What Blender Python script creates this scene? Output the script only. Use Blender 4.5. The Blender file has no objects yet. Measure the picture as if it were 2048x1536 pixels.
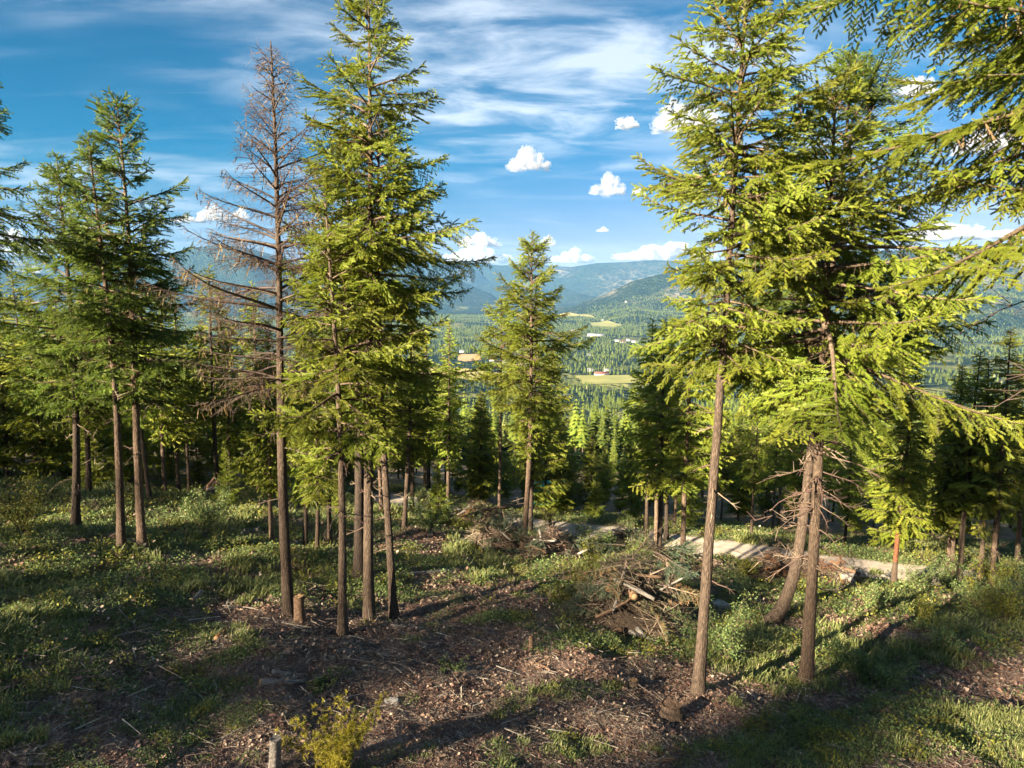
import bpy, math, random
import numpy as np
from mathutils import Vector, Matrix, Euler

# ------------------------------------------------------------------ camera, sky, sun, exposure
scene = bpy.context.scene
COL = scene.collection
F_PX, PITCH = 1365.0, math.radians(8.2)          # focal length in pixels of a 2048 wide frame
cam_d = bpy.data.cameras.new('camera')
cam_d.sensor_width = 36.0
cam_d.lens = 36.0 * F_PX / 2048.0
cam_d.clip_start, cam_d.clip_end = 0.1, 90000.0
cam = bpy.data.objects.new('camera', cam_d)
COL.objects.link(cam)
cam.location = (0, 0, 0)
cam.rotation_euler = (math.pi / 2 - PITCH, 0, 0)
scene.camera = cam

SUN_AZ = math.radians(227)       # clockwise from +Y (view direction): behind the camera, to the left
SUN_EL = math.radians(21)
TO_SUN = Vector((math.sin(SUN_AZ) * math.cos(SUN_EL), math.cos(SUN_AZ) * math.cos(SUN_EL), math.sin(SUN_EL)))
sun_d = bpy.data.lights.new('sun', 'SUN')
sun_d.energy = 5.0
sun_d.angle = math.radians(0.6)
sun_d.color = (1.0, 0.84, 0.60)
sun = bpy.data.objects.new('sun', sun_d)
COL.objects.link(sun)
sun.rotation_euler = TO_SUN.to_track_quat('Z', 'Y').to_euler()

vs = scene.view_settings
vs.view_transform = 'Standard'
vs.look = 'None'
vs.exposure = 2.72
vs.gamma = 1.0
vs.use_curve_mapping = False
cy = scene.cycles
cy.use_denoising = True
cy.max_bounces = 6
cy.diffuse_bounces = 4
cy.glossy_bounces = 2
cy.transmission_bounces = 3
cy.transparent_max_bounces = 4
cy.volume_bounces = 1
cy.use_adaptive_sampling = True
cy.adaptive_threshold = 0.02
cy.sample_clamp_indirect = 5.0


class NT:
    """small helper for node trees"""
    def __init__(self, tree):
        self.t = tree
        tree.nodes.clear()

    def n(self, typ, **kw):
        nd = self.t.nodes.new(typ)
        for k, v in kw.items():
            if k.startswith('i_'):
                key = k[2:]
                key = int(key) if key.isdigit() else key.replace('_', ' ')
                nd.inputs[key].default_value = v
            else:
                setattr(nd, k, v)
        return nd

    def l(self, a, b):
        self.t.links.new(a, b)

    def math(self, op, a, b=None, clamp=False):
        nd = self.t.nodes.new('ShaderNodeMath')
        nd.operation = op
        nd.use_clamp = clamp
        for k, v in enumerate((a, b)):
            if v is None:
                continue
            if isinstance(v, (int, float)):
                nd.inputs[k].default_value = v
            else:
                self.l(v, nd.inputs[k])
        return nd.outputs[0]

    def ramp(self, fac, stops, interp='LINEAR'):
        nd = self.t.nodes.new('ShaderNodeValToRGB')
        cr = nd.color_ramp
        cr.interpolation = interp
        while len(cr.elements) < len(stops):
            cr.elements.new(0.5)
        for e, (p, c) in zip(cr.elements, stops):
            e.position = p
            e.color = (*c, 1.0) if len(c) == 3 else c
        self.l(fac, nd.inputs[0])
        return nd.outputs[0]

    def mix(self, fac, a, b, blend='MIX'):
        nd = self.t.nodes.new('ShaderNodeMix')
        nd.data_type = 'RGBA'
        nd.blend_type = blend
        for s, v in ((nd.inputs[0], fac), (nd.inputs[6], a), (nd.inputs[7], b)):
            if isinstance(v, (int, float)):
                s.default_value = v
            elif isinstance(v, tuple):
                s.default_value = (*v, 1.0) if len(v) == 3 else v
            else:
                self.l(v, s)
        return nd.outputs[2]


world = bpy.data.worlds.new('World')
scene.world = world
world.use_nodes = True
w = NT(world.node_tree)
sky = w.n('ShaderNodeTexSky', sky_type='NISHITA', sun_disc=False, sun_elevation=SUN_EL,
          sun_rotation=SUN_AZ, altitude=800.0, air_density=1.0, dust_density=0.25, ozone_density=2.5)
hs = w.n('ShaderNodeHueSaturation', i_Saturation=1.0, i_Value=1.0)
w.l(sky.outputs[0], hs.inputs['Color'])
tc = w.n('ShaderNodeTexCoord')
sep = w.n('ShaderNodeSeparateXYZ')
w.l(tc.outputs['Generated'], sep.inputs[0])
zc = w.math('MAXIMUM', sep.outputs[2], 0.0)
den = w.math('ADD', zc, 0.12)
u = w.math('DIVIDE', sep.outputs[0], den)
v = w.math('DIVIDE', sep.outputs[1], den)
cmb = w.n('ShaderNodeCombineXYZ')
w.l(u, cmb.inputs[0]); w.l(v, cmb.inputs[1])


def cirrus(rot, sx, sy, scale, detail, lo, hi, off, dist=0.6):
    mp = w.n('ShaderNodeMapping')
    mp.inputs['Rotation'].default_value = (0, 0, rot)
    mp.inputs['Scale'].default_value = (sx, sy, 1)
    mp.inputs['Location'].default_value = off
    w.l(cmb.outputs[0], mp.inputs[0])
    nz = w.n('ShaderNodeTexNoise', i_Scale=scale, i_Detail=detail, i_Roughness=0.58, i_Distortion=dist)
    w.l(mp.outputs[0], nz.inputs['Vector'])
    mr = w.n('ShaderNodeMapRange', interpolation_type='SMOOTHSTEP')
    mr.inputs[1].default_value = lo
    mr.inputs[2].default_value = hi
    w.l(nz.outputs[0], mr.inputs[0])
    return mr.outputs[0]


c_big = cirrus(0.25, 0.5, 0.8, 0.8, 3, 0.40, 0.62, (6.3, 2.6, 0))          # where cloud fields lie
c_fine = cirrus(0.32, 0.9, 1.6, 2.1, 12, 0.38, 0.66, (4.0, 1.0, 0), 0.45)     # fibrous streaks
c_thin = cirrus(-0.03, 0.3, 2.2, 1.4, 9, 0.54, 0.84, (9.0, 3.0, 0), 0.4)
cl = w.math('MULTIPLY', c_big, w.math('ADD', w.math('MULTIPLY', c_fine, 1.05), 0.10))
cl = w.math('ADD', cl, w.math('MULTIPLY', c_thin, 0.55), True)
fade = w.n('ShaderNodeMapRange')
fade.inputs[1].default_value = 0.02; fade.inputs[2].default_value = 0.22
w.l(sep.outputs[2], fade.inputs[0])
cl = w.math('MULTIPLY', cl, w.math('ADD', w.math('MULTIPLY', fade.outputs[0], 0.8), 0.12))
cl = w.math('MULTIPLY', cl, 0.74)
sr = w.n('ShaderNodeSeparateColor'); w.l(hs.outputs[0], sr.inputs[0])
sc_ = w.n('ShaderNodeCombineColor')
w.l(w.math('MULTIPLY', w.math('MAXIMUM', w.math('SUBTRACT', sr.outputs[0], 2.2), 0.0), 0.41), sc_.inputs[0])
w.l(w.math('MULTIPLY', sr.outputs[1], 0.245), sc_.inputs[1])
w.l(w.math('MULTIPLY', sr.outputs[2], 0.335), sc_.inputs[2])
blue = sc_.outputs[0]
skycol = w.mix(cl, blue, (3.5, 3.8, 4.2))
bg = w.n('ShaderNodeBackground', i_Strength=0.05)
w.l(skycol, bg.inputs[0])
wo = w.n('ShaderNodeOutputWorld')
w.l(bg.outputs[0], wo.inputs[0])

# ------------------------------------------------------------------ numpy noise
def _hash(ix, iy, seed):
    h = (ix.astype(np.int64) * 374761393 + iy.astype(np.int64) * 668265263 + seed * 974634721) & 0xFFFFFFFF
    h = ((h ^ (h >> 13)) * 1274126177) & 0xFFFFFFFF
    h = (h ^ (h >> 16)) & 0xFFFFFFFF
    return h / 4294967295.0


def vnoise(x, y, seed=0):
    x = np.asarray(x, float); y = np.asarray(y, float)
    ix = np.floor(x); iy = np.floor(y)
    fx = x - ix; fy = y - iy
    fx = fx * fx * (3 - 2 * fx); fy = fy * fy * (3 - 2 * fy)
    a = _hash(ix, iy, seed); b = _hash(ix + 1, iy, seed)
    c = _hash(ix, iy + 1, seed); d = _hash(ix + 1, iy + 1, seed)
    return (a + (b - a) * fx) * (1 - fy) + (c + (d - c) * fx) * fy


def fbm(x, y, seed=0, oct=4):
    s = 0.0; a = 0.5; t = 0.0
    for k in range(oct):
        s = s + a * vnoise(x * 2 ** k + 17.3 * k, y * 2 ** k - 9.1 * k, seed + k)
        t += a; a *= 0.5
    return s / t


# ------------------------------------------------------------------ terrain height
ROAD = np.array([(-8, 42), (-4, 38.9), (0, 37), (5, 34.4), (10, 30.4), (15, 26.4), (19.5, 24.0),
                 (25, 23.4), (36, 27), (60, 40)], float)


def road_dist(x, y):
    """distance to the road centre line"""
    best = np.full(np.shape(x), 1e9)
    for (ax, ay), (bx, by) in zip(ROAD[:-1], ROAD[1:]):
        dx, dy = bx - ax, by - ay
        t = np.clip(((x - ax) * dx + (y - ay) * dy) / (dx * dx + dy * dy), 0, 1)
        best = np.minimum(best, np.hypot(x - ax - t * dx, y - ay - t * dy))
    return best


def px_az(px):
    return math.atan((px - 1024) / F_PX)


def py_tan(py, px=1024):
    """tangent of the elevation for a pixel"""
    yc = (768 - py) / F_PX
    xc = (px - 1024) / F_PX
    dz = -math.sin(PITCH) + yc * math.cos(PITCH)
    dy = math.cos(PITCH) + yc * math.sin(PITCH)
    return dz / math.hypot(dy, xc)


RIDGES = [  # distance, depth toward viewer, depth behind, crest as (px, py)
    (11500, 3600, 3000, [(-500, 508), (0, 514), (120, 512), (260, 520), (420, 515), (620, 522), (800, 520), (900, 523), (945, 524), (1000, 531), (1060, 528),
                         (1140, 534), (1190, 526), (1250, 524), (1300, 520), (1360, 522), (1450, 520), (1600, 508), (1800, 500), (2048, 505), (2500, 510)]),
    (8000, 2600, 2000, [(-500, 560), (0, 540), (90, 546), (200, 556), (290, 540), (350, 515), (395, 494), (440, 490), (484, 491), (520, 500), (600, 520),
                        (700, 530), (820, 545), (920, 561), (985, 588), (1040, 640), (1100, 680), (2500, 700)]),
    (5600, 2100, 1700, [(-500, 690), (1000, 690), (1060, 655), (1130, 618), (1200, 592), (1262, 562), (1345, 541), (1430, 524), (1550, 512), (1700, 506),
                        (1850, 497), (1930, 491), (2048, 500), (2200, 512), (2500, 540)]),
    (3900, 900, 800, [(-500, 700), (1300, 700), (1380, 655), (1480, 640), (1600, 650), (1800, 668), (2048, 672), (2500, 680)]),
]
_R = []
for (rd, dn, df, pts) in RIDGES:
    _R.append((rd, dn, df, np.array([px_az(p[0]) for p in pts]), np.array([py_tan(p[1], p[0]) * rd for p in pts])))
VALLEY = -222.0


def cross(x):
    return np.where(x < 0, 5.0 * np.tanh(-x * 0.12 / 5.0), -2.2 * np.tanh(x * 0.04 / 2.2))


def G(x, y):
    x = np.asarray(x, float); y = np.asarray(y, float)
    r = np.hypot(x, y)
    yb = np.maximum(y, -190 + 0 * y)                 # the slope behind the viewer levels off
    plane = -5.1 - 0.22 * yb + cross(x) + 0.14 * np.clip(-15 - yb, 0, 400)
    # a bench for the road
    yr = np.interp(x, ROAD[:, 0], ROAD[:, 1])
    rd = road_dist(x, y)
    bench = -5.1 - 0.22 * yr + cross(x) - 0.15
    wgt = np.clip(1 - (rd - 1.8) / 2.2, 0, 1)
    wgt = wgt * wgt * (3 - 2 * wgt)
    plane = plane * (1 - wgt * 0.8) + bench * wgt * 0.8
    past = np.clip((y - yr - 4) / 30.0, 0, None)
    plane = plane - 2.0 * (1 - np.exp(-past))
    near = np.clip((rd - 1.5) / 2.0, 0.12, 1)
    bump = (fbm(x * 0.28, y * 0.28, 3, 3) - 0.5) * 1.0 + (fbm(x * 1.3, y * 1.3, 9, 3) - 0.5) * 0.22 + (fbm(x * 6, y * 6, 21, 2) - 0.5) * 0.06
    big = (fbm(x * 0.012, y * 0.012, 5, 4) - 0.5) * np.clip((r - 60) / 200, 0, 1) * 26
    hill = plane + bump * near * np.clip(1 - (r - 200) / 400, 0, 1) + big
    hill = np.maximum(hill, -4000)
    val = VALLEY + (fbm(x * 0.0022, y * 0.0022, 31, 4) - 0.5) * 14
    k = 30.0
    d = np.clip((hill - val) / k, -40, 40)
    z = val + k * np.log1p(np.exp(d))              # smooth maximum of slope and valley floor
    z = np.where(r < 120, hill, np.where(r < 200, hill + (z - hill) * (r - 120) / 80, z))
    a = np.arctan2(x, np.maximum(y, 1e-3))
    for i, (d0, dn, df, az, crest) in enumerate(_R):
        c = np.interp(a, az, crest)
        t = np.where(r < d0, (d0 - r) / dn, (r - d0) / df)
        rg = 1 - np.abs(2 * fbm(x / 900.0 + i * 7, y / 900.0, 50 + i, 4) - 1)
        t2 = np.clip(t + (rg - 0.62) * 0.75 * np.clip(t * 3, 0, 1), 0, 1)
        sh = (1 - t2) ** 1.5
        sh = np.where(t2 < 0.16, 1 - 1.62 * t2 * 0.9, sh)
        sh = np.clip(sh, 0, 1)
        zz = VALLEY + (c - VALLEY) * sh
        z = np.where((c > VALLEY) & (r > 1500), np.maximum(z, zz), z)
    return z


def ray(px, py):
    xc = (px - 1024) / F_PX; yc = (768 - py) / F_PX
    d = np.array([xc, math.cos(PITCH) + yc * math.sin(PITCH), -math.sin(PITCH) + yc * math.cos(PITCH)])
    return d


def gp(px, py, far=False):
    """point of the terrain seen at a photograph position"""
    d = ray(px, py)
    t = np.geomspace(3, 15000 if far else 140, 4000)
    if far:
        t = t[t > 700]
    h = d[2] * t - G(d[0] * t, d[1] * t)
    k = np.argmax(h < 0)
    if h[k] >= 0:
        k = len(t) - 1
    lo, hi = t[max(k - 1, 0)], t[k]
    for _ in range(24):
        m = (lo + hi) / 2
        if d[2] * m - G(d[0] * m, d[1] * m) < 0:
            hi = m
        else:
            lo = m
    return Vector((d[0] * hi, d[1] * hi, float(G(d[0] * hi, d[1] * hi))))


# ------------------------------------------------------------------ object helpers
def tag(o, label=None, cat=None, group=None, kind=None):
    if label: o['label'] = label
    if cat: o['category'] = cat
    if group: o['group'] = group
    if kind: o['kind'] = kind
    return o


def mesh_np(name, V, T, mats=(), mi=None, attrs=None, smooth=False):
    V = np.asarray(V, np.float32); T = np.asarray(T, np.int32)
    me = bpy.data.meshes.new(name)
    n, k = T.shape
    me.vertices.add(len(V)); me.vertices.foreach_set('co', V.ravel())
    me.loops.add(n * k); me.loops.foreach_set('vertex_index', T.ravel())
    me.polygons.add(n)
    me.polygons.foreach_set('loop_start', np.arange(0, n * k, k, dtype=np.int32))
    for m in mats:
        me.materials.append(m)
    if mi is not None:
        me.polygons.foreach_set('material_index', np.asarray(mi, np.int32))
    if smooth:
        me.polygons.foreach_set('use_smooth', np.ones(n, bool))
    for nm, arr in (attrs or {}).items():
        arr = np.asarray(arr, np.float32)
        if arr.ndim == 1:
            at = me.attributes.new(nm, 'FLOAT', 'POINT'); at.data.foreach_set('value', arr)
        else:
            at = me.attributes.new(nm, 'FLOAT_COLOR', 'POINT'); at.data.foreach_set('color', arr.ravel())
    me.update(calc_edges=True)
    return me


def obj(name, me, parent=None, loc=None):
    o = bpy.data.objects.new(name, me)
    COL.objects.link(o)
    if parent: o.parent = parent
    if loc is not None: o.location = loc
    return o


def empty(name, loc=(0, 0, 0), rot=(0, 0, 0), scl=(1, 1, 1)):
    o = bpy.data.objects.new(name, None)
    COL.objects.link(o)
    o.empty_display_size = 0.3
    o.location = loc; o.rotation_euler = rot; o.scale = scl
    return o


class Geo:
    """triangle soup with material index and a tint value per vertex"""
    def __init__(self):
        self.V = []; self.T = []; self.M = []; self.A = []; self.n = 0

    def add(self, V, T, m=0, tint=0.5):
        V = np.asarray(V, np.float32).reshape(-1, 3); T = np.asarray(T, np.int64).reshape(-1, 3)
        self.V.append(V); self.T.append(T + self.n)
        self.M.append(np.full(len(T), m, np.int32) if np.isscalar(m) else np.asarray(m, np.int32))
        self.A.append(np.full(len(V), tint, np.float32) if np.isscalar(tint) else np.asarray(tint, np.float32))
        self.n += len(V)

    def cat(self):
        return np.concatenate(self.V), np.concatenate(self.T), np.concatenate(self.M), np.concatenate(self.A)

    def add_geo(self, g, Mx=None, loc=None, dtint=0.0):
        V, T, M, A = g
        if Mx is not None: V = V @ np.asarray(Mx, np.float32).T
        if loc is not None: V = V + np.asarray(loc, np.float32)
        self.add(V, T, M, A + dtint)

    def mesh(self, name, mats, smooth=False):
        V, T, M, A = self.cat()
        return mesh_np(name, V, T, mats, M, {'tint': A}, smooth)


def nrm(v):
    return v / np.maximum(np.linalg.norm(v, axis=-1, keepdims=True), 1e-9)


def tube(path, rad, k=6, seed=0, rough=0.0, cap=False):
    """round tube along a path; rough makes furrowed bark"""
    path = np.asarray(path, float); rad = np.asarray(rad, float); n = len(path)
    tan = nrm(np.gradient(path, axis=0))
    ref = np.array([0.31, 0.95, 0.05]) if abs(tan[0, 2]) > 0.7 else np.array([0.02, 0.05, 1.0])
    s = nrm(np.cross(tan, ref)); b = np.cross(s, tan)
    ang = np.linspace(0, 2 * math.pi, k, endpoint=False)
    R = rad[:, None] * np.ones((n, k))
    if rough:
        ll = np.concatenate([[0], np.cumsum(np.linalg.norm(np.diff(path, axis=0), axis=1))])
        aa = ang[None, :] * 2.2 + np.zeros((n, k))
        R = R * (1 + rough * (vnoise(np.cos(ang)[None, :] * 3.1 + seed, ll[:, None] * 1.4 + np.sin(ang)[None, :] * 3.1, seed) - 0.5) * 2
                 + rough * 0.6 * (_hash(np.arange(k)[None, :] + 0 * ll[:, None], np.floor(ll[:, None] * 2.2), seed) - 0.5))
    V = path[:, None, :] + (np.cos(ang)[None, :, None] * s[:, None, :] + np.sin(ang)[None, :, None] * b[:, None, :]) * R[:, :, None]
    V = V.reshape(-1, 3)
    i = np.arange(n - 1)[:, None] * k; j = np.arange(k)[None, :]; j2 = (j + 1) % k
    q0, q1, q2, q3 = (i + j).ravel(), (i + j2).ravel(), (i + k + j2).ravel(), (i + k + j).ravel()
    T = np.concatenate([np.stack([q0, q1, q2], 1), np.stack([q0, q2, q3], 1)])
    if cap:
        V = np.concatenate([V, path[:1], path[-1:]])
        c0, c1 = n * k, n * k + 1
        jj = np.arange(k); e = (n - 1) * k
        T = np.concatenate([T, np.stack([(jj + 1) % k, jj, np.full(k, c0)], 1), np.stack([e + jj, e + (jj + 1) % k, np.full(k, c1)], 1)])
    return V, T


def sticks(P, Q, r0, r1=None):
    """many thin three-sided sticks from P to Q"""
    P = np.asarray(P, float); Q = np.asarray(Q, float); n = len(P)
    r0 = np.broadcast_to(np.asarray(r0, float), (n,)); r1 = r0 * 0.4 if r1 is None else np.broadcast_to(np.asarray(r1, float), (n,))
    D = nrm(Q - P)
    ref = np.where(np.abs(D[:, 2:3]) > 0.8, np.array([[1.0, 0, 0]]), np.array([[0, 0, 1.0]]))
    S = nrm(np.cross(D, ref)); B = np.cross(S, D)
    V = np.zeros((n, 6, 3))
    for q in range(3):
        o = math.cos(q * 2.094) * S + math.sin(q * 2.094) * B
        V[:, q] = P + o * r0[:, None]; V[:, 3 + q] = Q + o * r1[:, None]
    t = np.array([[0, 1, 4], [0, 4, 3], [1, 2, 5], [1, 5, 4], [2, 0, 3], [2, 3, 5]])
    T = (np.arange(n)[:, None, None] * 6 + t[None]).reshape(-1, 3)
    return V.reshape(-1, 3), T


def shoots(P, D, L, Wd, rng, strips=3, teeth=4):
    """needle-covered shoots: saw-edged blades set round each twig end"""
    n = len(P)
    D = nrm(D)
    ref = nrm(rng.normal(size=(n, 3)) + np.array([0, 0, 0.6]))
    S = nrm(np.cross(D, ref)); B = np.cross(S, D)
    roll = rng.uniform(0, 6.28, n)
    tri = np.zeros((n, strips, teeth, 3, 3))
    DL = D * L[:, None]
    for s in range(strips):
        a = roll + s * 2 * math.pi / strips
        o = (np.cos(a)[:, None] * S + np.sin(a)[:, None] * B)
        for j in range(teeth):
            t0 = j / teeth; t1 = (j + 1.15) / teeth; t2 = (j + 1.45) / teeth
            wv = Wd * (0.75 + 0.5 * rng.random(n)) * (1.0 if j < teeth - 1 else 0.7)
            tri[:, s, j, 0] = P + DL * t0
            tri[:, s, j, 1] = P + DL * t1
            tri[:, s, j, 2] = P + DL * t2 + o * wv[:, None]
    V = tri.reshape(-1, 3)
    T = np.arange(len(V)).reshape(-1, 3)
    return V, T, strips * teeth * 3


# ------------------------------------------------------------------ materials
def mat(name):
    m = bpy.data.materials.new(name)
    m.use_nodes = True
    return m, NT(m.node_tree)


def finish(nt, shader):
    out = nt.n('ShaderNodeOutputMaterial')
    nt.l(shader, out.inputs[0])
    return out


def leaf_mat(name, stops, trans=0.3, rnd=0.48, hue=0.05, rough=0.55):
    m, t = mat(name)
    at = t.n('ShaderNodeAttribute', attribute_name='tint')
    oi = t.n('ShaderNodeObjectInfo')
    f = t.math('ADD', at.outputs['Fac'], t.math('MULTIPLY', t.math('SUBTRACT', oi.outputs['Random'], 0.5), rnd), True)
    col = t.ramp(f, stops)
    h = t.n('ShaderNodeHueSaturation')
    t.l(t.math('ADD', t.math('MULTIPLY', t.math('SUBTRACT', oi.outputs['Random'], 0.5), hue), 0.5), h.inputs['Hue'])
    t.l(col, h.inputs['Color'])
    p = t.n('ShaderNodeBsdfPrincipled', i_Roughness=rough)
    p.inputs['Specular IOR Level'].default_value = 0.25
    t.l(h.outputs[0], p.inputs['Base Color'])
    tr = t.n('ShaderNodeBsdfTranslucent')
    t.l(h.outputs[0], tr.inputs['Color'])
    mx = t.n('ShaderNodeMixShader', i_0=trans)
    t.l(p.outputs[0], mx.inputs[1]); t.l(tr.outputs[0], mx.inputs[2])
    finish(t, mx.outputs[0])
    return m


def wood_mat(name, c0, c1, c2, scale=(9, 9, 1.6), bump=0.6, ns=6.0, rnd=0.25):
    m, t = mat(name)
    tc = t.n('ShaderNodeTexCoord')
    mp = t.n('ShaderNodeMapping'); mp.inputs['Scale'].default_value = scale
    t.l(tc.outputs['Object'], mp.inputs[0])
    nz = t.n('ShaderNodeTexNoise', i_Scale=ns, i_Detail=6.0, i_Roughness=0.65)
    t.l(mp.outputs[0], nz.inputs['Vector'])
    vo = t.n('ShaderNodeTexVoronoi', feature='DISTANCE_TO_EDGE', i_Scale=ns * 0.55)
    t.l(mp.outputs[0], vo.inputs['Vector'])
    oi = t.n('ShaderNodeObjectInfo')
    f = t.math('ADD', nz.outputs[0], t.math('MULTIPLY', t.math('SUBTRACT', oi.outputs['Random'], 0.5), rnd), True)
    col = t.ramp(f, [(0.3, c0), (0.52, c1), (0.75, c2)])
    crack = t.ramp(vo.outputs['Distance'], [(0.0, (0.4, 0.4, 0.4)), (0.18, (1, 1, 1))])
    col = t.mix(0.7, col, crack, 'MULTIPLY')
    p = t.n('ShaderNodeBsdfPrincipled', i_Roughness=0.9)
    p.inputs['Specular IOR Level'].default_value = 0.15
    t.l(col, p.inputs['Base Color'])
    b = t.n('ShaderNodeBump', i_Strength=bump, i_Distance=0.03)
    t.l(t.math('ADD', nz.outputs[0], t.math('MULTIPLY', vo.outputs['Distance'], 0.8)), b.inputs['Height'])
    t.l(b.outputs[0], p.inputs['Normal'])
    finish(t, p.outputs[0])
    return m


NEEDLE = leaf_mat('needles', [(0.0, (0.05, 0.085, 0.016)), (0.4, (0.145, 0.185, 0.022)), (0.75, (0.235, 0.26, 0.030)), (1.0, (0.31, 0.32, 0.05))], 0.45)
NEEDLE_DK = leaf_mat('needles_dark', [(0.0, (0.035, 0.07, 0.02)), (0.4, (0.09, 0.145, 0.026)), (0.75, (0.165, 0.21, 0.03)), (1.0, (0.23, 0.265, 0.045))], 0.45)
NEEDLE_FAR = leaf_mat('needles_far', [(0.0, (0.055, 0.095, 0.022)), (0.5, (0.145, 0.195, 0.032)), (1.0, (0.27, 0.29, 0.05))], 0.45, 0.8, 0.05)
NEEDLE_DULL = leaf_mat('needles_cut', [(0.0, (0.05, 0.075, 0.05)), (0.5, (0.10, 0.14, 0.085)), (0.8, (0.2, 0.16, 0.08)), (1.0, (0.28, 0.16, 0.08))], 0.2)
NEEDLE_RUST = leaf_mat('needles_rust', [(0.0, (0.10, 0.045, 0.022)), (0.5, (0.22, 0.10, 0.05)), (1.0, (0.36, 0.19, 0.10))], 0.25)
LARCH = leaf_mat('larch_needles', [(0.0, (0.26, 0.26, 0.03)), (0.5, (0.45, 0.40, 0.05)), (1.0, (0.6, 0.55, 0.12))], 0.4)
LEAF = leaf_mat('leaves', [(0.0, (0.065, 0.11, 0.042)), (0.5, (0.14, 0.20, 0.065)), (0.85, (0.24, 0.27, 0.10)), (1.0, (0.30, 0.24, 0.13))], 0.35, 0.5, 0.04)
LEAF_YEL = leaf_mat('leaves_yellow', [(0.0, (0.08, 0.10, 0.02)), (0.5, (0.19, 0.20, 0.03)), (1.0, (0.30, 0.26, 0.05))], 0.35, 0.3, 0.04)
GRASS = leaf_mat('grass_blades', [(0.0, (0.10, 0.13, 0.045)), (0.5, (0.20, 0.235, 0.075)), (0.8, (0.31, 0.29, 0.13)), (1.0, (0.40, 0.32, 0.19))], 0.35, 0.6, 0.05)
LICHEN = leaf_mat('hanging_lichen', [(0.0, (0.05, 0.03, 0.016)), (0.5, (0.11, 0.07, 0.032)), (1.0, (0.2, 0.14, 0.06))], 0.3)
TWIG = wood_mat('twig_bark', (0.05, 0.036, 0.026), (0.11, 0.08, 0.055), (0.2, 0.15, 0.11), (4, 4, 4), 0.2)
PILETWIG = leaf_mat('pile_twigs', [(0.0, (0.05, 0.034, 0.027)), (0.6, (0.13, 0.088, 0.068)), (1.0, (0.34, 0.26, 0.2))], 0.05)
DEADTREE = leaf_mat('dead_tree_twigs', [(0.0, (0.036, 0.026, 0.023)), (0.5, (0.085, 0.06, 0.05)), (1.0, (0.18, 0.125, 0.10))], 0.1)
DEADTWIG = leaf_mat('dead_twigs', [(0.0, (0.10, 0.07, 0.058)), (0.5, (0.24, 0.175, 0.145)), (1.0, (0.46, 0.38, 0.32))], 0.1)
BARK = wood_mat('bark', (0.045, 0.033, 0.027), (0.125, 0.088, 0.064), (0.29, 0.205, 0.145), bump=1.0)
BARK_DARK = wood_mat('bark_dark', (0.035, 0.028, 0.024), (0.085, 0.062, 0.048), (0.19, 0.138, 0.10), bump=1.0)
BARK_RED = wood_mat('bark_red', (0.07, 0.03, 0.018), (0.18, 0.075, 0.04), (0.30, 0.15, 0.08))
LOGGREY = wood_mat('weathered_log', (0.12, 0.105, 0.095), (0.26, 0.235, 0.215), (0.42, 0.38, 0.35), (1.5, 9, 9), 0.5, 5.0)
LOGBROWN = wood_mat('brown_log', (0.085, 0.055, 0.038), (0.19, 0.12, 0.08), (0.34, 0.23, 0.15), (1.5, 9, 9), 0.5, 5.0)
CUTWOOD = wood_mat('cut_wood', (0.22, 0.13, 0.065), (0.36, 0.22, 0.12), (0.5, 0.33, 0.18), (14, 14, 14), 0.2)
ROTWOOD = wood_mat('rotten_wood', (0.10, 0.04, 0.018), (0.24, 0.10, 0.04), (0.38, 0.2, 0.09), (2, 9, 9), 0.6)
STONE = wood_mat('stone', (0.24, 0.22, 0.21), (0.36, 0.34, 0.32), (0.48, 0.46, 0.43), (6, 6, 6), 0.4)


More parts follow.
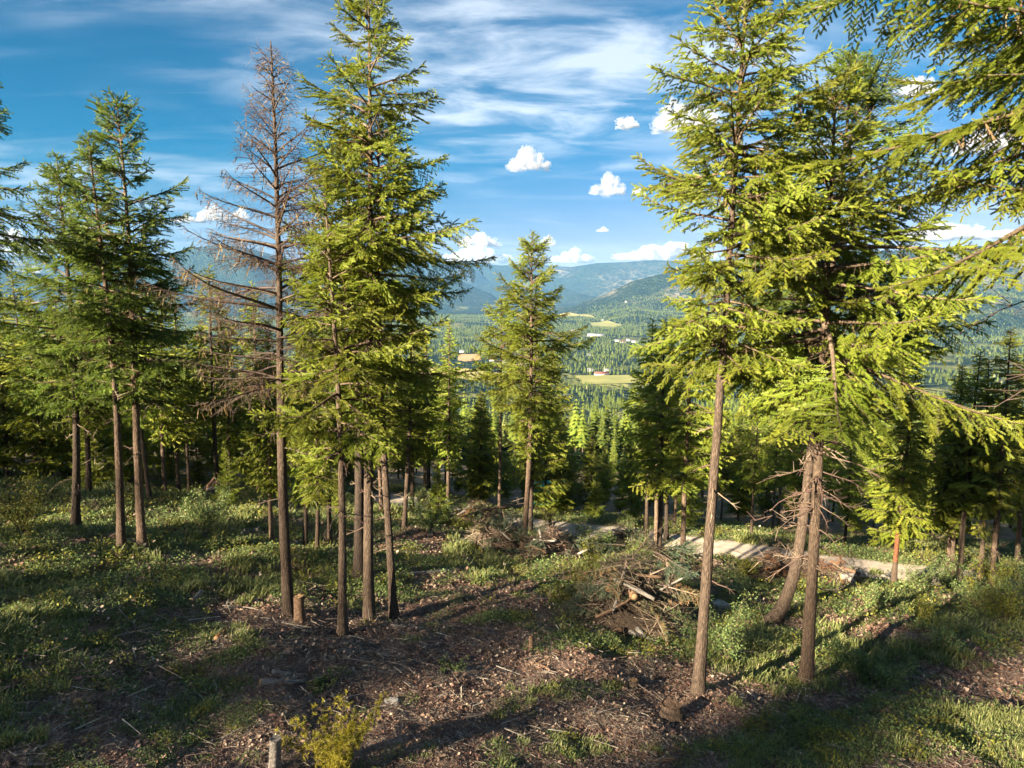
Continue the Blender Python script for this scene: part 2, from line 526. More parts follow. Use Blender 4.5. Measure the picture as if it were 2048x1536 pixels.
def ground_mat():
    m, t = mat('forest_soil')
    tc = t.n('ShaderNodeTexCoord')
    at = t.n('ShaderNodeAttribute', attribute_name='cover')
    sp = t.n('ShaderNodeSeparateColor'); t.l(at.outputs['Color'], sp.inputs[0])
    n1 = t.n('ShaderNodeTexNoise', i_Scale=0.9, i_Detail=8.0, i_Roughness=0.62); t.l(tc.outputs['Object'], n1.inputs['Vector'])
    n2 = t.n('ShaderNodeTexNoise', i_Scale=14.0, i_Detail=6.0, i_Roughness=0.7); t.l(tc.outputs['Object'], n2.inputs['Vector'])
    n3 = t.n('ShaderNodeTexNoise', i_Scale=55.0, i_Detail=3.0, i_Roughness=0.7); t.l(tc.outputs['Object'], n3.inputs['Vector'])
    vo = t.n('ShaderNodeTexVoronoi', i_Scale=26.0, i_Randomness=1.0); t.l(tc.outputs['Object'], vo.inputs['Vector'])
    f = t.math('ADD', t.math('MULTIPLY', n1.outputs[0], 0.6), t.math('MULTIPLY', n2.outputs[0], 0.45))
    dirt = t.ramp(f, [(0.34, (0.075, 0.05, 0.043)), (0.46, (0.20, 0.145, 0.123)), (0.58, (0.34, 0.27, 0.235)), (0.72, (0.54, 0.47, 0.43))])
    litter = t.ramp(vo.outputs['Color'], [(0.0, (0.35, 0.28, 0.24)), (0.5, (0.85, 0.75, 0.7)), (1.0, (1.5, 1.3, 1.15))])
    n4 = t.n('ShaderNodeTexNoise', i_Scale=0.55, i_Detail=7.0, i_Roughness=0.7); t.l(tc.outputs['Object'], n4.inputs['Vector'])
    red = t.ramp(n4.outputs[0], [(0.50, (0, 0, 0)), (0.64, (1, 1, 1))])
    dirt = t.mix(t.math('MULTIPLY', red, 0.5), dirt, (0.24, 0.115, 0.075))
    dirt = t.mix(0.65, dirt, litter, 'MULTIPLY')
    pale = t.ramp(n2.outputs[0], [(0.3, (0.24, 0.18, 0.145)), (0.7, (0.48, 0.40, 0.33))])
    dirt = t.mix(sp.outputs[2], dirt, pale)
    moss = t.ramp(n2.outputs[0], [(0.3, (0.08, 0.075, 0.04)), (0.55, (0.18, 0.155, 0.085)), (0.75, (0.34, 0.27, 0.18))])
    col = t.mix(sp.outputs[0], dirt, moss)
    p = t.n('ShaderNodeBsdfPrincipled', i_Roughness=0.95)
    p.inputs['Specular IOR Level'].default_value = 0.1
    t.l(col, p.inputs['Base Color'])
    b = t.n('ShaderNodeBump', i_Strength=0.9, i_Distance=0.06)
    t.l(t.math('ADD', t.math('ADD', n2.outputs[0], t.math('MULTIPLY', n3.outputs[0], 0.5)), t.math('MULTIPLY', vo.outputs['Distance'], 0.7)), b.inputs['Height'])
    t.l(b.outputs[0], p.inputs['Normal'])
    finish(t, p.outputs[0])
    return m


def far_mat():
    m, t = mat('forested_hills')
    tc = t.n('ShaderNodeTexCoord')
    vo = t.n('ShaderNodeTexVoronoi', i_Scale=0.055); t.l(tc.outputs['Object'], vo.inputs['Vector'])
    vb = t.n('ShaderNodeTexVoronoi', i_Scale=0.02); t.l(tc.outputs['Object'], vb.inputs['Vector'])
    n1 = t.n('ShaderNodeTexNoise', i_Scale=0.0016, i_Detail=7.0, i_Roughness=0.6); t.l(tc.outputs['Object'], n1.inputs['Vector'])
    n2 = t.n('ShaderNodeTexNoise', i_Scale=0.012, i_Detail=6.0, i_Roughness=0.65); t.l(tc.outputs['Object'], n2.inputs['Vector'])
    forest = t.ramp(t.math('ADD', t.math('MULTIPLY', vo.outputs['Color'], 0.55), t.math('MULTIPLY', n2.outputs[0], 0.5)),
                    [(0.25, (0.004, 0.009, 0.007)), (0.55, (0.015, 0.026, 0.013)), (0.85, (0.036, 0.048, 0.02))])
    at = t.n('ShaderNodeAttribute', attribute_name='cover')
    sp = t.n('ShaderNodeSeparateColor'); t.l(at.outputs['Color'], sp.inputs[0])
    rock = t.ramp(n2.outputs[0], [(0.35, (0.12, 0.11, 0.08)), (0.65, (0.30, 0.25, 0.2))])
    clear = t.math('MULTIPLY', sp.outputs[0], 1.0)
    spots = t.ramp(n2.outputs[0], [(0.46, (0, 0, 0)), (0.58, (1, 1, 1))])
    col = t.mix(t.math('MULTIPLY', clear, spots, True), forest, rock)
    grass = t.ramp(n2.outputs[0], [(0.3, (0.10, 0.115, 0.035)), (0.7, (0.2, 0.19, 0.07))])
    col = t.mix(sp.outputs[1], col, grass)
    p = t.n('ShaderNodeBsdfPrincipled', i_Roughness=1.0)
    p.inputs['Specular IOR Level'].default_value = 0.0
    t.l(col, p.inputs['Base Color'])
    b = t.n('ShaderNodeBump', i_Strength=1.0, i_Distance=14.0)
    t.l(t.math('ADD', t.math('SUBTRACT', 1.0, vo.outputs['Distance']), t.math('MULTIPLY', n2.outputs[0], 1.5)), b.inputs['Height'])
    t.l(b.outputs[0], p.inputs['Normal'])
    finish(t, p.outputs[0])
    return m


def noise_mat(name, c0, c1, scale, rough=0.95, detail=6.0, bump=0.3, dist=0.03):
    m, t = mat(name)
    tc = t.n('ShaderNodeTexCoord')
    n2 = t.n('ShaderNodeTexNoise', i_Scale=scale, i_Detail=detail, i_Roughness=0.65); t.l(tc.outputs['Object'], n2.inputs['Vector'])
    p = t.n('ShaderNodeBsdfPrincipled', i_Roughness=rough)
    p.inputs['Specular IOR Level'].default_value = 0.2
    t.l(t.ramp(n2.outputs[0], [(0.3, c0), (0.7, c1)]), p.inputs['Base Color'])
    b = t.n('ShaderNodeBump', i_Strength=bump, i_Distance=dist)
    t.l(n2.outputs[0], b.inputs['Height']); t.l(b.outputs[0], p.inputs['Normal'])
    finish(t, p.outputs[0])
    return m


SOIL = ground_mat()
HILLS = far_mat()
ROADM = noise_mat('road_gravel', (0.25, 0.21, 0.175), (0.42, 0.365, 0.31), 2.2)
FIELD_G = noise_mat('meadow', (0.16, 0.17, 0.04), (0.27, 0.25, 0.08), 0.02)
FIELD_Y = noise_mat('hay_field', (0.25, 0.22, 0.06), (0.36, 0.30, 0.10), 0.02)
FIELD_O = noise_mat('stubble_field', (0.34, 0.20, 0.09), (0.42, 0.26, 0.12), 0.02)
WHITEW = noise_mat('white_wall', (0.34, 0.33, 0.31), (0.44, 0.43, 0.41), 0.3)
REDROOF = noise_mat('red_roof', (0.18, 0.065, 0.05), (0.25, 0.09, 0.07), 0.3)
GREYROOF = noise_mat('grey_roof', (0.13, 0.135, 0.145), (0.2, 0.205, 0.215), 0.3)
TEAL = noise_mat('teal_cloth', (0.01, 0.25, 0.20), (0.02, 0.36, 0.29), 3.0, 0.6)

# ------------------------------------------------------------------ ground cover map (what grows where)
BLOBS = [  # px, py, radius x, radius y (metres), green amount
    (60, 1250, 5, 6, .9), (250, 1190, 4, 2.5, .8), (430, 1170, 3, 1.2, .8), (100, 1400, 3, 2.5, .55), (300, 1330, 2.0, 1.6, .3),
    (650, 1120, 4, 2.2, .8), (900, 1140, 3.5, 1.3, .7), (900, 1190, 2.5, .9, .5), (990, 1240, .8, .5, .9), (700, 1195, 1.2, .5, .4), (1150, 1195, 1.2, .8, 1.0), (1090, 1130, 2, 1, .7),
    (1180, 1290, 1.8, .9, .8), (1330, 1300, 1.6, 1.0, .8), (1480, 1300, 2.2, 2.2, 1.0), (1700, 1320, 3.0, 1.6, 1.0), (1850, 1470, 3, 1.2, .9), (1650, 1470, 2, 1.0, .85), (1580, 1170, 3, 2.0, .8),
    (1900, 1260, 3, 1.4, .85), (2030, 1230, 3, 2, .9), (1010, 1410, .9, .7, .95), (990, 1510, .8, .6, .95), (1150, 1500, 1.2, .5, .5), (640, 1375, .9, .35, .6), (900, 1335, .7, .25, .6), (1500, 1500, 1.6, .6, .7),
    (1400, 1210, 2, 1.5, .7), (200, 1050, 8, 4, .8), (500, 1020, 7, 4, .85), (800, 1030, 6, 3, .9), (1200, 1110, 4, 2, .9), (1800, 1200, 4, 1.6, .8), (1600, 1100, 5, 3, .75), (500, 1420, .8, .4, .4), (560, 1310, .5, .3, .4),
]
DIRTB = [(800, 1330, 4.2, 3.2, 1.0), (520, 1240, 2.6, 1.4, .9), (1000, 1200, 1.6, 1.0, .7), (1300, 1440, 1.6, 1.2, .75), (560, 1480, 2, .9, .6), (1820, 1250, 1.8, .5, .9), (1970, 1370, 1.4, .8, .8), (200, 1450, 1.5, .8, .5), (380, 1300, 1.2, .8, .8), (1130, 1340, 1.6, 1.0, .6), (1030, 1180, 1.6, .6, .8)]
PALEB = [(480, 1345, .9, .3, .5), (200, 1350, .7, .45, .6), (930, 1350, 1.0, .5, .45), (1050, 1170, 1.8, .5, .8), (820, 1440, 1.2, .5, .4), (1850, 1255, 1.2, .3, .8), (300, 1220, .7, .3, .5), (880, 1500, .8, .4, .4), (1000, 1290, 1.2, .5, .4)]


def _world(bl):
    out = []
    for (px, py, rx, ry, wt) in bl:
        p = gp(px, py)
        out.append((p.x, p.y, rx, ry, wt))
    return out


BLOBS_W, DIRT_W, PALE_W = _world(BLOBS), _world(DIRTB), _world(PALEB)


def blobsum(x, y, bl):
    s = np.zeros(np.shape(x))
    for (bx, by, rx, ry, wt) in bl:
        s = np.maximum(s, wt * np.exp(-(((x - bx) / rx) ** 2 + ((y - by) / ry) ** 2)))
    return s


def cover(x, y):
    """0 bare soil .. 1 green ground cover"""
    g = blobsum(x, y, BLOBS_W) * 1.25
    d = blobsum(x, y, DIRT_W)
    n = fbm(x * 0.9, y * 0.9, 77, 4)
    far = np.clip((np.hypot(x, y) - 26) / 14, 0, 0.75)
    n2 = fbm(x * 3.1, y * 3.1, 79, 4)
    c = np.maximum(g, far) - 0.95 * d + (n - 0.5) * 2.0 + (n2 - 0.5) * 2.2
    c = np.clip(c * 1.1 - 0.02, 0, 0.92)
    rd = road_dist(x, y)
    return np.maximum(c, 0.85 * (rd < 4.5)) * np.maximum(np.clip((rd - 1.15) / 0.6, 0, 1), 0.12 * (rd < 0.3))


# ------------------------------------------------------------------ terrain mesh (polar grid, three sheets)
az_f = np.radians(np.linspace(-56, 56, 430))
az_b = np.radians(np.linspace(56, 304, 64))[1:]
AZ = np.concatenate([az_f, az_b[:-1]])


def sheet(name, rr, mat_, attr_fn, closed_in=False):
    A, R = np.meshgrid(AZ, rr)
    X = R * np.sin(A); Y = R * np.cos(A)
    Z = G(X, Y)
    V = np.stack([X, Y, Z], -1).reshape(-1, 3)
    n, k = A.shape
    i = np.arange(n - 1)[:, None] * k; j = np.arange(k)[None, :]; j2 = (j + 1) % k
    F = np.stack([(i + j), (i + k + j), (i + k + j2), (i + j2)], -1).reshape(-1, 4)
    if closed_in:
        pass
    C = attr_fn(V[:, 0], V[:, 1], V[:, 2])
    me = mesh_np(name, V, F, [mat_], None, {'cover': C}, True)
    o = obj(name, me)
    return o


def near_attr(x, y, z):
    C = np.zeros((len(x), 4), np.float32); C[:, 3] = 1
    C[:, 0] = cover(x, y)
    rd = road_dist(x, y)
    C[:, 2] = np.maximum(np.clip(blobsum(x, y, PALE_W) + (fbm(x * 1.7, y * 1.7, 91, 3) - 0.55) * 0.8, 0, 1), np.clip(1 - (rd - 1.3) / 0.6, 0, 0.8))
    return C


def far_attr(x, y, z):
    C = np.zeros((len(x), 4), np.float32); C[:, 3] = 1
    r = np.hypot(x, y)
    a = np.arctan2(x, y)
    px = 1024 + F_PX * np.tan(np.clip(a, -1.2, 1.2))
    c = np.clip((fbm(x / 700, y / 700, 61, 4) - 0.56) * 6, 0, 1) * np.clip((z - VALLEY - 40) / 150, 0, 1)
    # a bare granite slope on the far ridge, rocky faces on the near right hill
    el = z / r
    c = np.maximum(c, np.exp(-((px - 1290) / 75) ** 2 - ((r - 9800) / 1200) ** 2) * 1.3)
    c = np.maximum(c, np.exp(-((px - 1975) / 120) ** 2) * (r > 3800) * (r < 5600) * np.clip((z + 60) / 120, 0, 1) * 0.9)
    C[:, 0] = np.clip(c * 0.6, 0, 1)
    C[:, 1] = np.clip((fbm(x / 160, y / 160, 44, 3) - 0.60) * 8, 0, 1) * ((z < VALLEY + 30) & (r > 900)) * 0.9
    return C


r_near = np.concatenate([[0.02, 1.0, 2.0], np.geomspace(3.5, 130, 300)])
r_mid = np.geomspace(130, 3200, 130)
r_far = np.geomspace(3200, 15500, 170)
tag(sheet('ground', r_near, SOIL, near_attr), 'forest floor of brown soil, litter and low green plants', 'ground', kind='structure')
tag(sheet('hillside', r_mid, HILLS, far_attr), 'wooded slope and valley floor below the road', 'hillside', kind='structure')
tag(sheet('mountains', r_far, HILLS, far_attr), 'blue forested mountains across the valley', 'mountains', kind='structure')

# the dirt road: a strip laid 4 mm or more above the ground
rp = []
for (a, b) in zip(ROAD[:-1], ROAD[1:]):
    for t in np.linspace(0, 1, 14, endpoint=False):
        rp.append(a + (b - a) * t)
rp = np.array(rp)
for _ in range(30):
    rp[1:-1] = (rp[:-2] + rp[1:-1] * 2 + rp[2:]) / 4
tn = nrm(np.gradient(rp, axis=0)); nm = np.stack([-tn[:, 1], tn[:, 0]], 1)
cols = np.linspace(-1, 1, 9)
RV = []
for q, c in enumerate(cols):
    wob = 1 + 0.12 * (vnoise(np.arange(len(rp)) * 0.35, np.full(len(rp), q * 0.0 + (7 if c > 0 else 3)), 5) - 0.5) * 2 * (abs(c) > 0.9)
    P = rp + nm * (c * 1.35 * wob)[:, None]
    RV.append(np.stack([P[:, 0], P[:, 1], G(P[:, 0], P[:, 1]) + 0.05 - (0.03 if abs(c) > 0.9 else 0) - 0.03 * (0.35 < abs(c) < 0.6)], 1))
RV = np.stack(RV, 1); nR, kR = RV.shape[:2]
i = np.arange(nR - 1)[:, None] * kR; j = np.arange(kR - 1)[None, :]
RF = np.stack([i + j, i + j + 1, i + kR + j + 1, i + kR + j], -1).reshape(-1, 4)
tag(obj('dirt_road', mesh_np('dirt_road', RV.reshape(-1, 3), RF, [ROADM], smooth=True)), 'pale dirt road crossing the slope behind the slash piles', 'road', kind='structure')

# fields on the valley floor
def field(name, label, corners, m, lift=1.6):
    C = np.array([[*gp(px, py, True)] for px, py in corners])
    ctr = C.mean(0)
    rings = 9
    V = [ctr[:2]]
    per = []
    for a, b in zip(C, np.roll(C, -1, 0)):
        for t in np.linspace(0, 1, 8, endpoint=False):
            per.append((a + (b - a) * t)[:2])
    per = np.array(per); n = len(per)
    for q in range(1, rings + 1):
        V.extend(ctr[:2] + (per - ctr[:2]) * (q / rings) * (1 + 0.03 * np.sin(np.arange(n) * 1.3))[:, None])
    V = np.array(V)
    Z = G(V[:, 0], V[:, 1]) + lift
    T = [[0, 1 + k, 1 + (k + 1) % n] for k in range(n)]
    for q in range(rings - 1):
        a0 = 1 + q * n; b0 = a0 + n
        for k in range(n):
            T.append([a0 + k, b0 + k, b0 + (k + 1) % n]); T.append([a0 + k, b0 + (k + 1) % n, a0 + (k + 1) % n])
    o = obj(name, mesh_np(name, np.column_stack([V, Z]), np.array(T), [m], smooth=True))
    tag(o, label, 'field', kind='structure')
    return per


FIELD_POLYS = []
for a in [
    ('field', 'orange stubble field beside the tall central firs', [(918, 709), (960, 709), (962, 721), (930, 724), (915, 721)], FIELD_O),
    ('field', 'yellow green hay field left of the central fir', [(820, 735), (935, 738), (1010, 748), (1012, 768), (930, 760), (820, 752)], FIELD_Y),
    ('field', 'bright green pasture by the red farm roofs', [(1150, 752), (1330, 750), (1350, 764), (1170, 770)], FIELD_G),
    ('field', 'pale meadow strip at the foot of the right hill', [(1120, 628), (1180, 630), (1195, 637), (1120, 634)], FIELD_Y),
    ('field', 'light green meadow below the wooded right hill', [(1180, 646), (1215, 641), (1245, 650), (1230, 655), (1185, 653)], FIELD_G),
    ('field', 'thin pale field at the left edge of the valley', [(-40, 603), (80, 605), (75, 611), (-40, 611)], FIELD_O),
]:
    FIELD_POLYS.append(field(*a))


def in_fields(x, y):
    hit = np.zeros(len(x), bool)
    for P in FIELD_POLYS:
        c = np.zeros(len(x), bool)
        for (ax, ay), (bx, by) in zip(P, np.roll(P, -1, 0)):
            cond = ((ay > y) != (by > y)) & (x < (bx - ax) * (y - ay) / (by - ay + 1e-9) + ax)
            c ^= cond
        hit |= c
    return hit


# ------------------------------------------------------------------ conifer branches and crowns
def branch_template(Lb, rng, lod=0, dead=False, dens=1.0):
    """one bough along +X, up is +Z; needles slot 0, twig wood slot 1, lichen slot 2"""
    g = Geo()
    up = rng.uniform(0.05, 0.28); dr = rng.uniform(0.25, 0.5)
    side = rng.uniform(-0.12, 0.12)

    def ax(s):
        q = s / Lb
        return np.stack([s * (1 - 0.05 * q), side * s * q, Lb * (up * q - dr * q ** 2 + 0.30 * q ** 3.2)], -1)
    s_ax = np.linspace(0, Lb, 7)
    pa = ax(s_ax)
    ra = np.linspace(0.010 + 0.011 * Lb, 0.004, 7)
    Vt, Tt = tube(pa, ra, 4)
    g.add(Vt, Tt, 1, 0.4)
    sp = {0: 0.08, 1: 0.13, 2: 0.08}[lod] / dens
    s = np.arange(0.14 * Lb, Lb, sp) + rng.uniform(-0.02, 0.02)
    n = len(s)
    base = ax(s)
    tang = nrm(ax(s + 0.02) - ax(s - 0.02))
    sgn = np.where(np.arange(n) % 2 == 0, 1.0, -1.0)
    ang = np.radians(rng.uniform(42, 68, n))
    rem = np.clip(Lb - s, 0.0, None)
    q = s / Lb
    tl = (0.10 + 0.50 * rem ** 0.85 * np.clip(q * 3.2, 0.35, 1)) * rng.uniform(0.65, 1.25, n)
    tl = np.minimum(tl, 0.95)
    lat = np.stack([np.zeros(n), sgn, np.zeros(n)], 1)
    droop = rng.uniform(-0.55, -0.05, n)
    td = nrm(tang * np.cos(ang)[:, None] + lat * np.sin(ang)[:, None] + np.array([0, 0, 1.0]) * droop[:, None])
    tip = base + td * tl[:, None] + np.array([0, 0, -1.0]) * (0.18 * tl ** 2)[:, None]
    # wood of the twigs
    Vw, Tw = sticks(base, tip, 0.0055 if not dead else 0.006, 0.002)
    g.add(Vw, Tw, 1, 0.5)
    P = []; D = []; L = []; Wd = []; TI = []
    if dead:
        # bare side twiglets
        for k in range(n):
            m = max(1, int(tl[k] / 0.11))
            t = rng.uniform(0.15, 1.0, m)
            pp = base[k] + (tip[k] - base[k]) * t[:, None]
            dd = nrm(td[k] + rng.normal(size=(m, 3)) * 0.7 + np.array([0, 0, -0.15]))
            P.append(pp); D.append(pp + dd * rng.uniform(0.06, 0.22, m)[:, None])
        if P:
            Vd, Td = sticks(np.concatenate(P), np.concatenate(D), 0.0045, 0.0015)
            g.add(Vd, Td, 1, 0.6)
        m = int(14 * Lb)
        t = rng.uniform(0.05, 0.98, m)
        kk = rng.integers(0, n, m)
        pp = base[kk] + (tip[kk] - base[kk]) * t[:, None]
        LV, LT, k3 = shoots(pp, np.array([0, 0, -1.0]) + rng.normal(size=(m, 3)) * 0.25, rng.uniform(0.06, 0.2, m), rng.uniform(0.008, 0.02, m), rng, 2, 2)
        g.add(LV, LT, 2, np.repeat(rng.random(m), k3))
        return g.cat()
    if lod in (0, 2):
        for k in range(n):
            start = 0.45 if q[k] < 0.4 else 0.08
            m = max(2, int(tl[k] / (0.045 if lod == 0 else 0.04)))
            t = np.linspace(start, 1.0, m)
            pp = base[k] + td[k] * (tl[k] * t)[:, None] + np.array([0, 0, -1.0]) * (0.18 * (tl[k] * t) ** 2)[:, None]
            cs = np.cross(td[k], [0, 0, 1.0])
            sg = np.where(np.arange(m) % 2 == 0, 1.0, -1.0); sg[-1] = 0
            dd = td[k] * 0.85 + cs * (sg * rng.uniform(0.5, 0.95, m))[:, None] + np.array([0, 0, 1.0]) * rng.uniform(-0.5, 0.1, m)[:, None]
            P.append(pp); D.append(dd); L.append(rng.uniform(0.09, 0.17, m) * (1.0 - 0.25 * t)); Wd.append(rng.uniform(0.017, 0.027, m))
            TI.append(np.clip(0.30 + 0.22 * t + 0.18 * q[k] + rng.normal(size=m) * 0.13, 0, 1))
        m = int(Lb / 0.055)
        t = np.linspace(0.35, 1.0, m)
        P.append(ax(t * Lb)); D.append(nrm(ax(t * Lb + 0.02) - ax(t * Lb - 0.02)) + rng.normal(size=(m, 3)) * 0.4)
        L.append(rng.uniform(0.1, 0.16, m)); Wd.append(np.full(m, 0.022)); TI.append(np.clip(0.55 + rng.normal(size=m) * 0.12, 0, 1))
        P = np.concatenate(P); D = np.concatenate(D); L = np.concatenate(L); Wd = np.concatenate(Wd); TI = np.concatenate(TI)
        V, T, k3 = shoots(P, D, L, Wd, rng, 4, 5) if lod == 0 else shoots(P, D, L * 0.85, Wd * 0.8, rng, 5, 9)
    else:
        P = base + td * (tl * 0.05)[:, None]; D = td + np.array([0, 0, -0.12]); L = tl * 1.05 + 0.08
        Wd = 0.05 + 0.10 * tl
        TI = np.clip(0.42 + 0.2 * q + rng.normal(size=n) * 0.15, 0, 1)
        V, T, k3 = shoots(P, D, L, Wd, rng, 3, 5)
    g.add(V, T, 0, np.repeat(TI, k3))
    # lichen hanging from the inner bough
    m = {0: int(5 * Lb), 1: 0, 2: int(11 * Lb)}[lod]
    if m:
        t = rng.uniform(0.08, 0.6, m)
        LV, LT, k3 = shoots(ax(t * Lb), np.array([0, 0, -1.0]) + rng.normal(size=(m, 3)) * 0.3, rng.uniform(0.08, 0.28, m), rng.uniform(0.006, 0.016, m), rng, 2, 4)
        g.add(LV, LT, 2, np.repeat(rng.random(m), k3))
    return g.cat()


LENS = [0.35, 0.7, 1.15, 1.7, 2.4, 3.2]
TPL = {}
for lod in (0, 1):
    for kk, Lb in enumerate(LENS):
        TPL[lod, kk] = [branch_template(Lb, np.random.default_rng(100 * lod + 10 * kk + q), lod) for q in range(5)]
for kk, Lb in enumerate(LENS):
    TPL[2, kk] = [branch_template(Lb, np.random.default_rng(2000 + 10 * kk + q), 2) for q in range(5)]
TPL_DEAD = {kk: [branch_template(Lb, np.random.default_rng(900 + 10 * kk + q), 0, True, 1.3) for q in range(4)] for kk, Lb in enumerate(LENS)}


BOUGH = {}
for kk, Lb in enumerate(LENS):
    for q in range(5):
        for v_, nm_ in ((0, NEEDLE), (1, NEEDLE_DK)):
            V_, T_, M_, A_ = TPL[0, kk][q]
            BOUGH[v_, kk, q] = bpy.data.objects.new('bough_source', mesh_np('bough', V_, T_, [nm_, TWIG, LICHEN], M_, {'tint': A_}))
        V_, T_, M_, A_ = TPL[2, kk][q]
        BOUGH[3, kk, q] = bpy.data.objects.new('bough_source', mesh_np('bough', V_, T_, [NEEDLE, TWIG, LICHEN], M_, {'tint': A_}))
    for q in range(4):
        V_, T_, M_, A_ = TPL_DEAD[kk][q]
        BOUGH[2, kk, q] = bpy.data.objects.new('bough_source', mesh_np('bough', V_, T_, [DEADTREE, DEADTREE, LICHEN], M_, {'tint': A_}))


def instancer(name, P, E, S, keys, sources, parent=None):
    """one object whose points carry boughs: P position, E euler, S scale, keys pick the source"""
    me = bpy.data.meshes.new(name)
    me.vertices.add(len(P)); me.vertices.foreach_set('co', np.asarray(P, np.float32).ravel())
    uniq = sorted(set(keys)); idx = [uniq.index(k_) for k_ in keys]
    for nm_, arr in (('eul', E), ('scl', S)):
        at = me.attributes.new(nm_, 'FLOAT_VECTOR', 'POINT'); at.data.foreach_set('vector', np.asarray(arr, np.float32).ravel())
    at = me.attributes.new('pick', 'INT', 'POINT'); at.data.foreach_set('value', np.asarray(idx, np.int32))
    me.update()
    o = obj(name, me, parent)
    ng = bpy.data.node_groups.new(name, 'GeometryNodeTree')
    ng.interface.new_socket('Geometry', in_out='INPUT', socket_type='NodeSocketGeometry')
    ng.interface.new_socket('Geometry', in_out='OUTPUT', socket_type='NodeSocketGeometry')
    N = ng.nodes; Lk = ng.links
    gi = N.new('NodeGroupInput'); go = N.new('NodeGroupOutput'); jn = N.new('GeometryNodeJoinGeometry')

    def attr(nm_, ty):
        nd = N.new('GeometryNodeInputNamedAttribute'); nd.data_type = ty
        nd.inputs[0].default_value = nm_
        return nd.outputs[0]
    aE, aS, aI = attr('eul', 'FLOAT_VECTOR'), attr('scl', 'FLOAT_VECTOR'), attr('pick', 'INT')
    for q, k_ in enumerate(uniq):
        oi = N.new('GeometryNodeObjectInfo'); oi.inputs['Object'].default_value = sources[k_]
        oi.inputs['As Instance'].default_value = False
        cp = N.new('FunctionNodeCompare'); cp.data_type = 'INT'; cp.operation = 'EQUAL'
        ins = [s_ for s_ in cp.inputs if s_.type == 'INT']
        Lk.new(aI, ins[0]); ins[1].default_value = q
        ip = N.new('GeometryNodeInstanceOnPoints')
        Lk.new(gi.outputs[0], ip.inputs['Points']); Lk.new(cp.outputs[0], ip.inputs['Selection'])
        Lk.new(oi.outputs['Geometry'], ip.inputs['Instance'])
        Lk.new(aE, ip.inputs['Rotation']); Lk.new(aS, ip.inputs['Scale'])
        Lk.new(ip.outputs[0], jn.inputs[0])
    Lk.new(jn.outputs[0], go.inputs[0])
    md = o.modifiers.new('boughs', 'NODES'); md.node_group = ng
    o['kind'] = 'stuff'
    return o


def axis_fn(bend, seed, H, butt=0.0):
    """horizontal offset of the trunk axis at height z"""
    rr = random.Random(seed)
    ph, ph2 = rr.uniform(0, 6.28), rr.uniform(0, 6.28)
    ca, sa = math.cos(ph2), math.sin(ph2)

    def f(z):
        z = np.asarray(z, float)
        q = z / H
        o = bend * H * (np.sin(q * math.pi * 1.3 + ph) - math.sin(ph) - q * (math.sin(math.pi * 1.3 + ph) - math.sin(ph)))
        ox = o * ca; oy = o * sa
        if butt:
            ox = ox - butt * np.exp(-z / 1.1) + butt * math.exp(-0.0) * 0
        return np.stack([ox, oy, z], -1)
    return f


def crown_geo(H, cb, prof, seed, lod=0, spacing=0.42, per=5, axis=None, dead=False, up_top=42, up_low=-10, jitter=0.3, gap=0.0, dead_low=0.0, inst=None):
    """boughs round the trunk from height cb to the top; prof = [(0..1, radius)]"""
    rng = np.random.default_rng(seed)
    g = Geo()
    OUT = []
    z = cb
    a0 = rng.uniform(0, 6.28)
    pq = np.array([p[0] for p in prof]); pr = np.array([p[1] for p in prof])
    while z < H - 0.12:
        q = (z - cb) / (H - cb)
        R = float(np.interp(q, pq, pr))
        nb = per + rng.integers(-1, 2)
        a0 += 2.4
        for b in range(nb):
            if rng.random() < gap:
                continue
            zz = z + rng.uniform(-0.5, 0.5) * spacing
            if zz > H - 0.08 or zz < 0.3:
                continue
            a = a0 + b * 2 * math.pi / nb + rng.normal() * 0.35
            Lb = max(0.16, R * (1 + rng.normal() * jitter) * (0.8 + 0.35 * vnoise(math.cos(a) * 1.7 + seed, zz * 0.35 + math.sin(a) * 1.7, seed)))
            inc = math.radians(up_low + (up_top - up_low) * q ** 1.4 + rng.normal() * 8)
            kk = int(np.argmin([abs(Lb - l) for l in LENS]))
            isdead = dead or (q < dead_low and rng.random() < 0.75)
            src = (TPL_DEAD[kk] if isdead else TPL[lod, kk])
            ti = int(rng.integers(0, len(src)))
            tp = src[ti]
            s = Lb / LENS[kk]
            if inst is not None:
                R3 = Matrix.Rotation(a, 3, 'Z') @ Matrix.Rotation(-inc, 3, 'Y') @ Matrix.Rotation(rng.normal() * 0.25, 3, 'X')
                OUT.append((axis(zz), tuple(R3.to_euler()), (s, s * rng.uniform(0.85, 1.15), s), (2 if isdead else inst, kk, ti)))
                continue
            M = Matrix.Rotation(a, 3, 'Z') @ Matrix.Rotation(-inc, 3, 'Y') @ Matrix.Rotation(rng.normal() * 0.25, 3, 'X') @ Matrix.Diagonal((s, s * rng.uniform(0.85, 1.15), s))
            g.add_geo(tp, np.array(M), axis(zz) if axis else (0, 0, zz), dtint=0 if dead else rng.normal() * 0.07)
        z += spacing * rng.uniform(0.75, 1.25) * (0.55 if q > 0.85 else 1)
    # leader
    if inst is not None:
        if not dead:
            OUT.append((axis(H - 0.3), (0, -math.radians(86), 0), (1, 1, 1), (inst, 0, 0)))
        return OUT
    if not dead:
        tp = TPL[lod, 0][0]
        M = Matrix.Rotation(-math.radians(86), 3, 'Y')
        g.add_geo(tp, np.array(M), axis(H - 0.3) if axis else (0, 0, H - 0.3), 0.1)
    return g


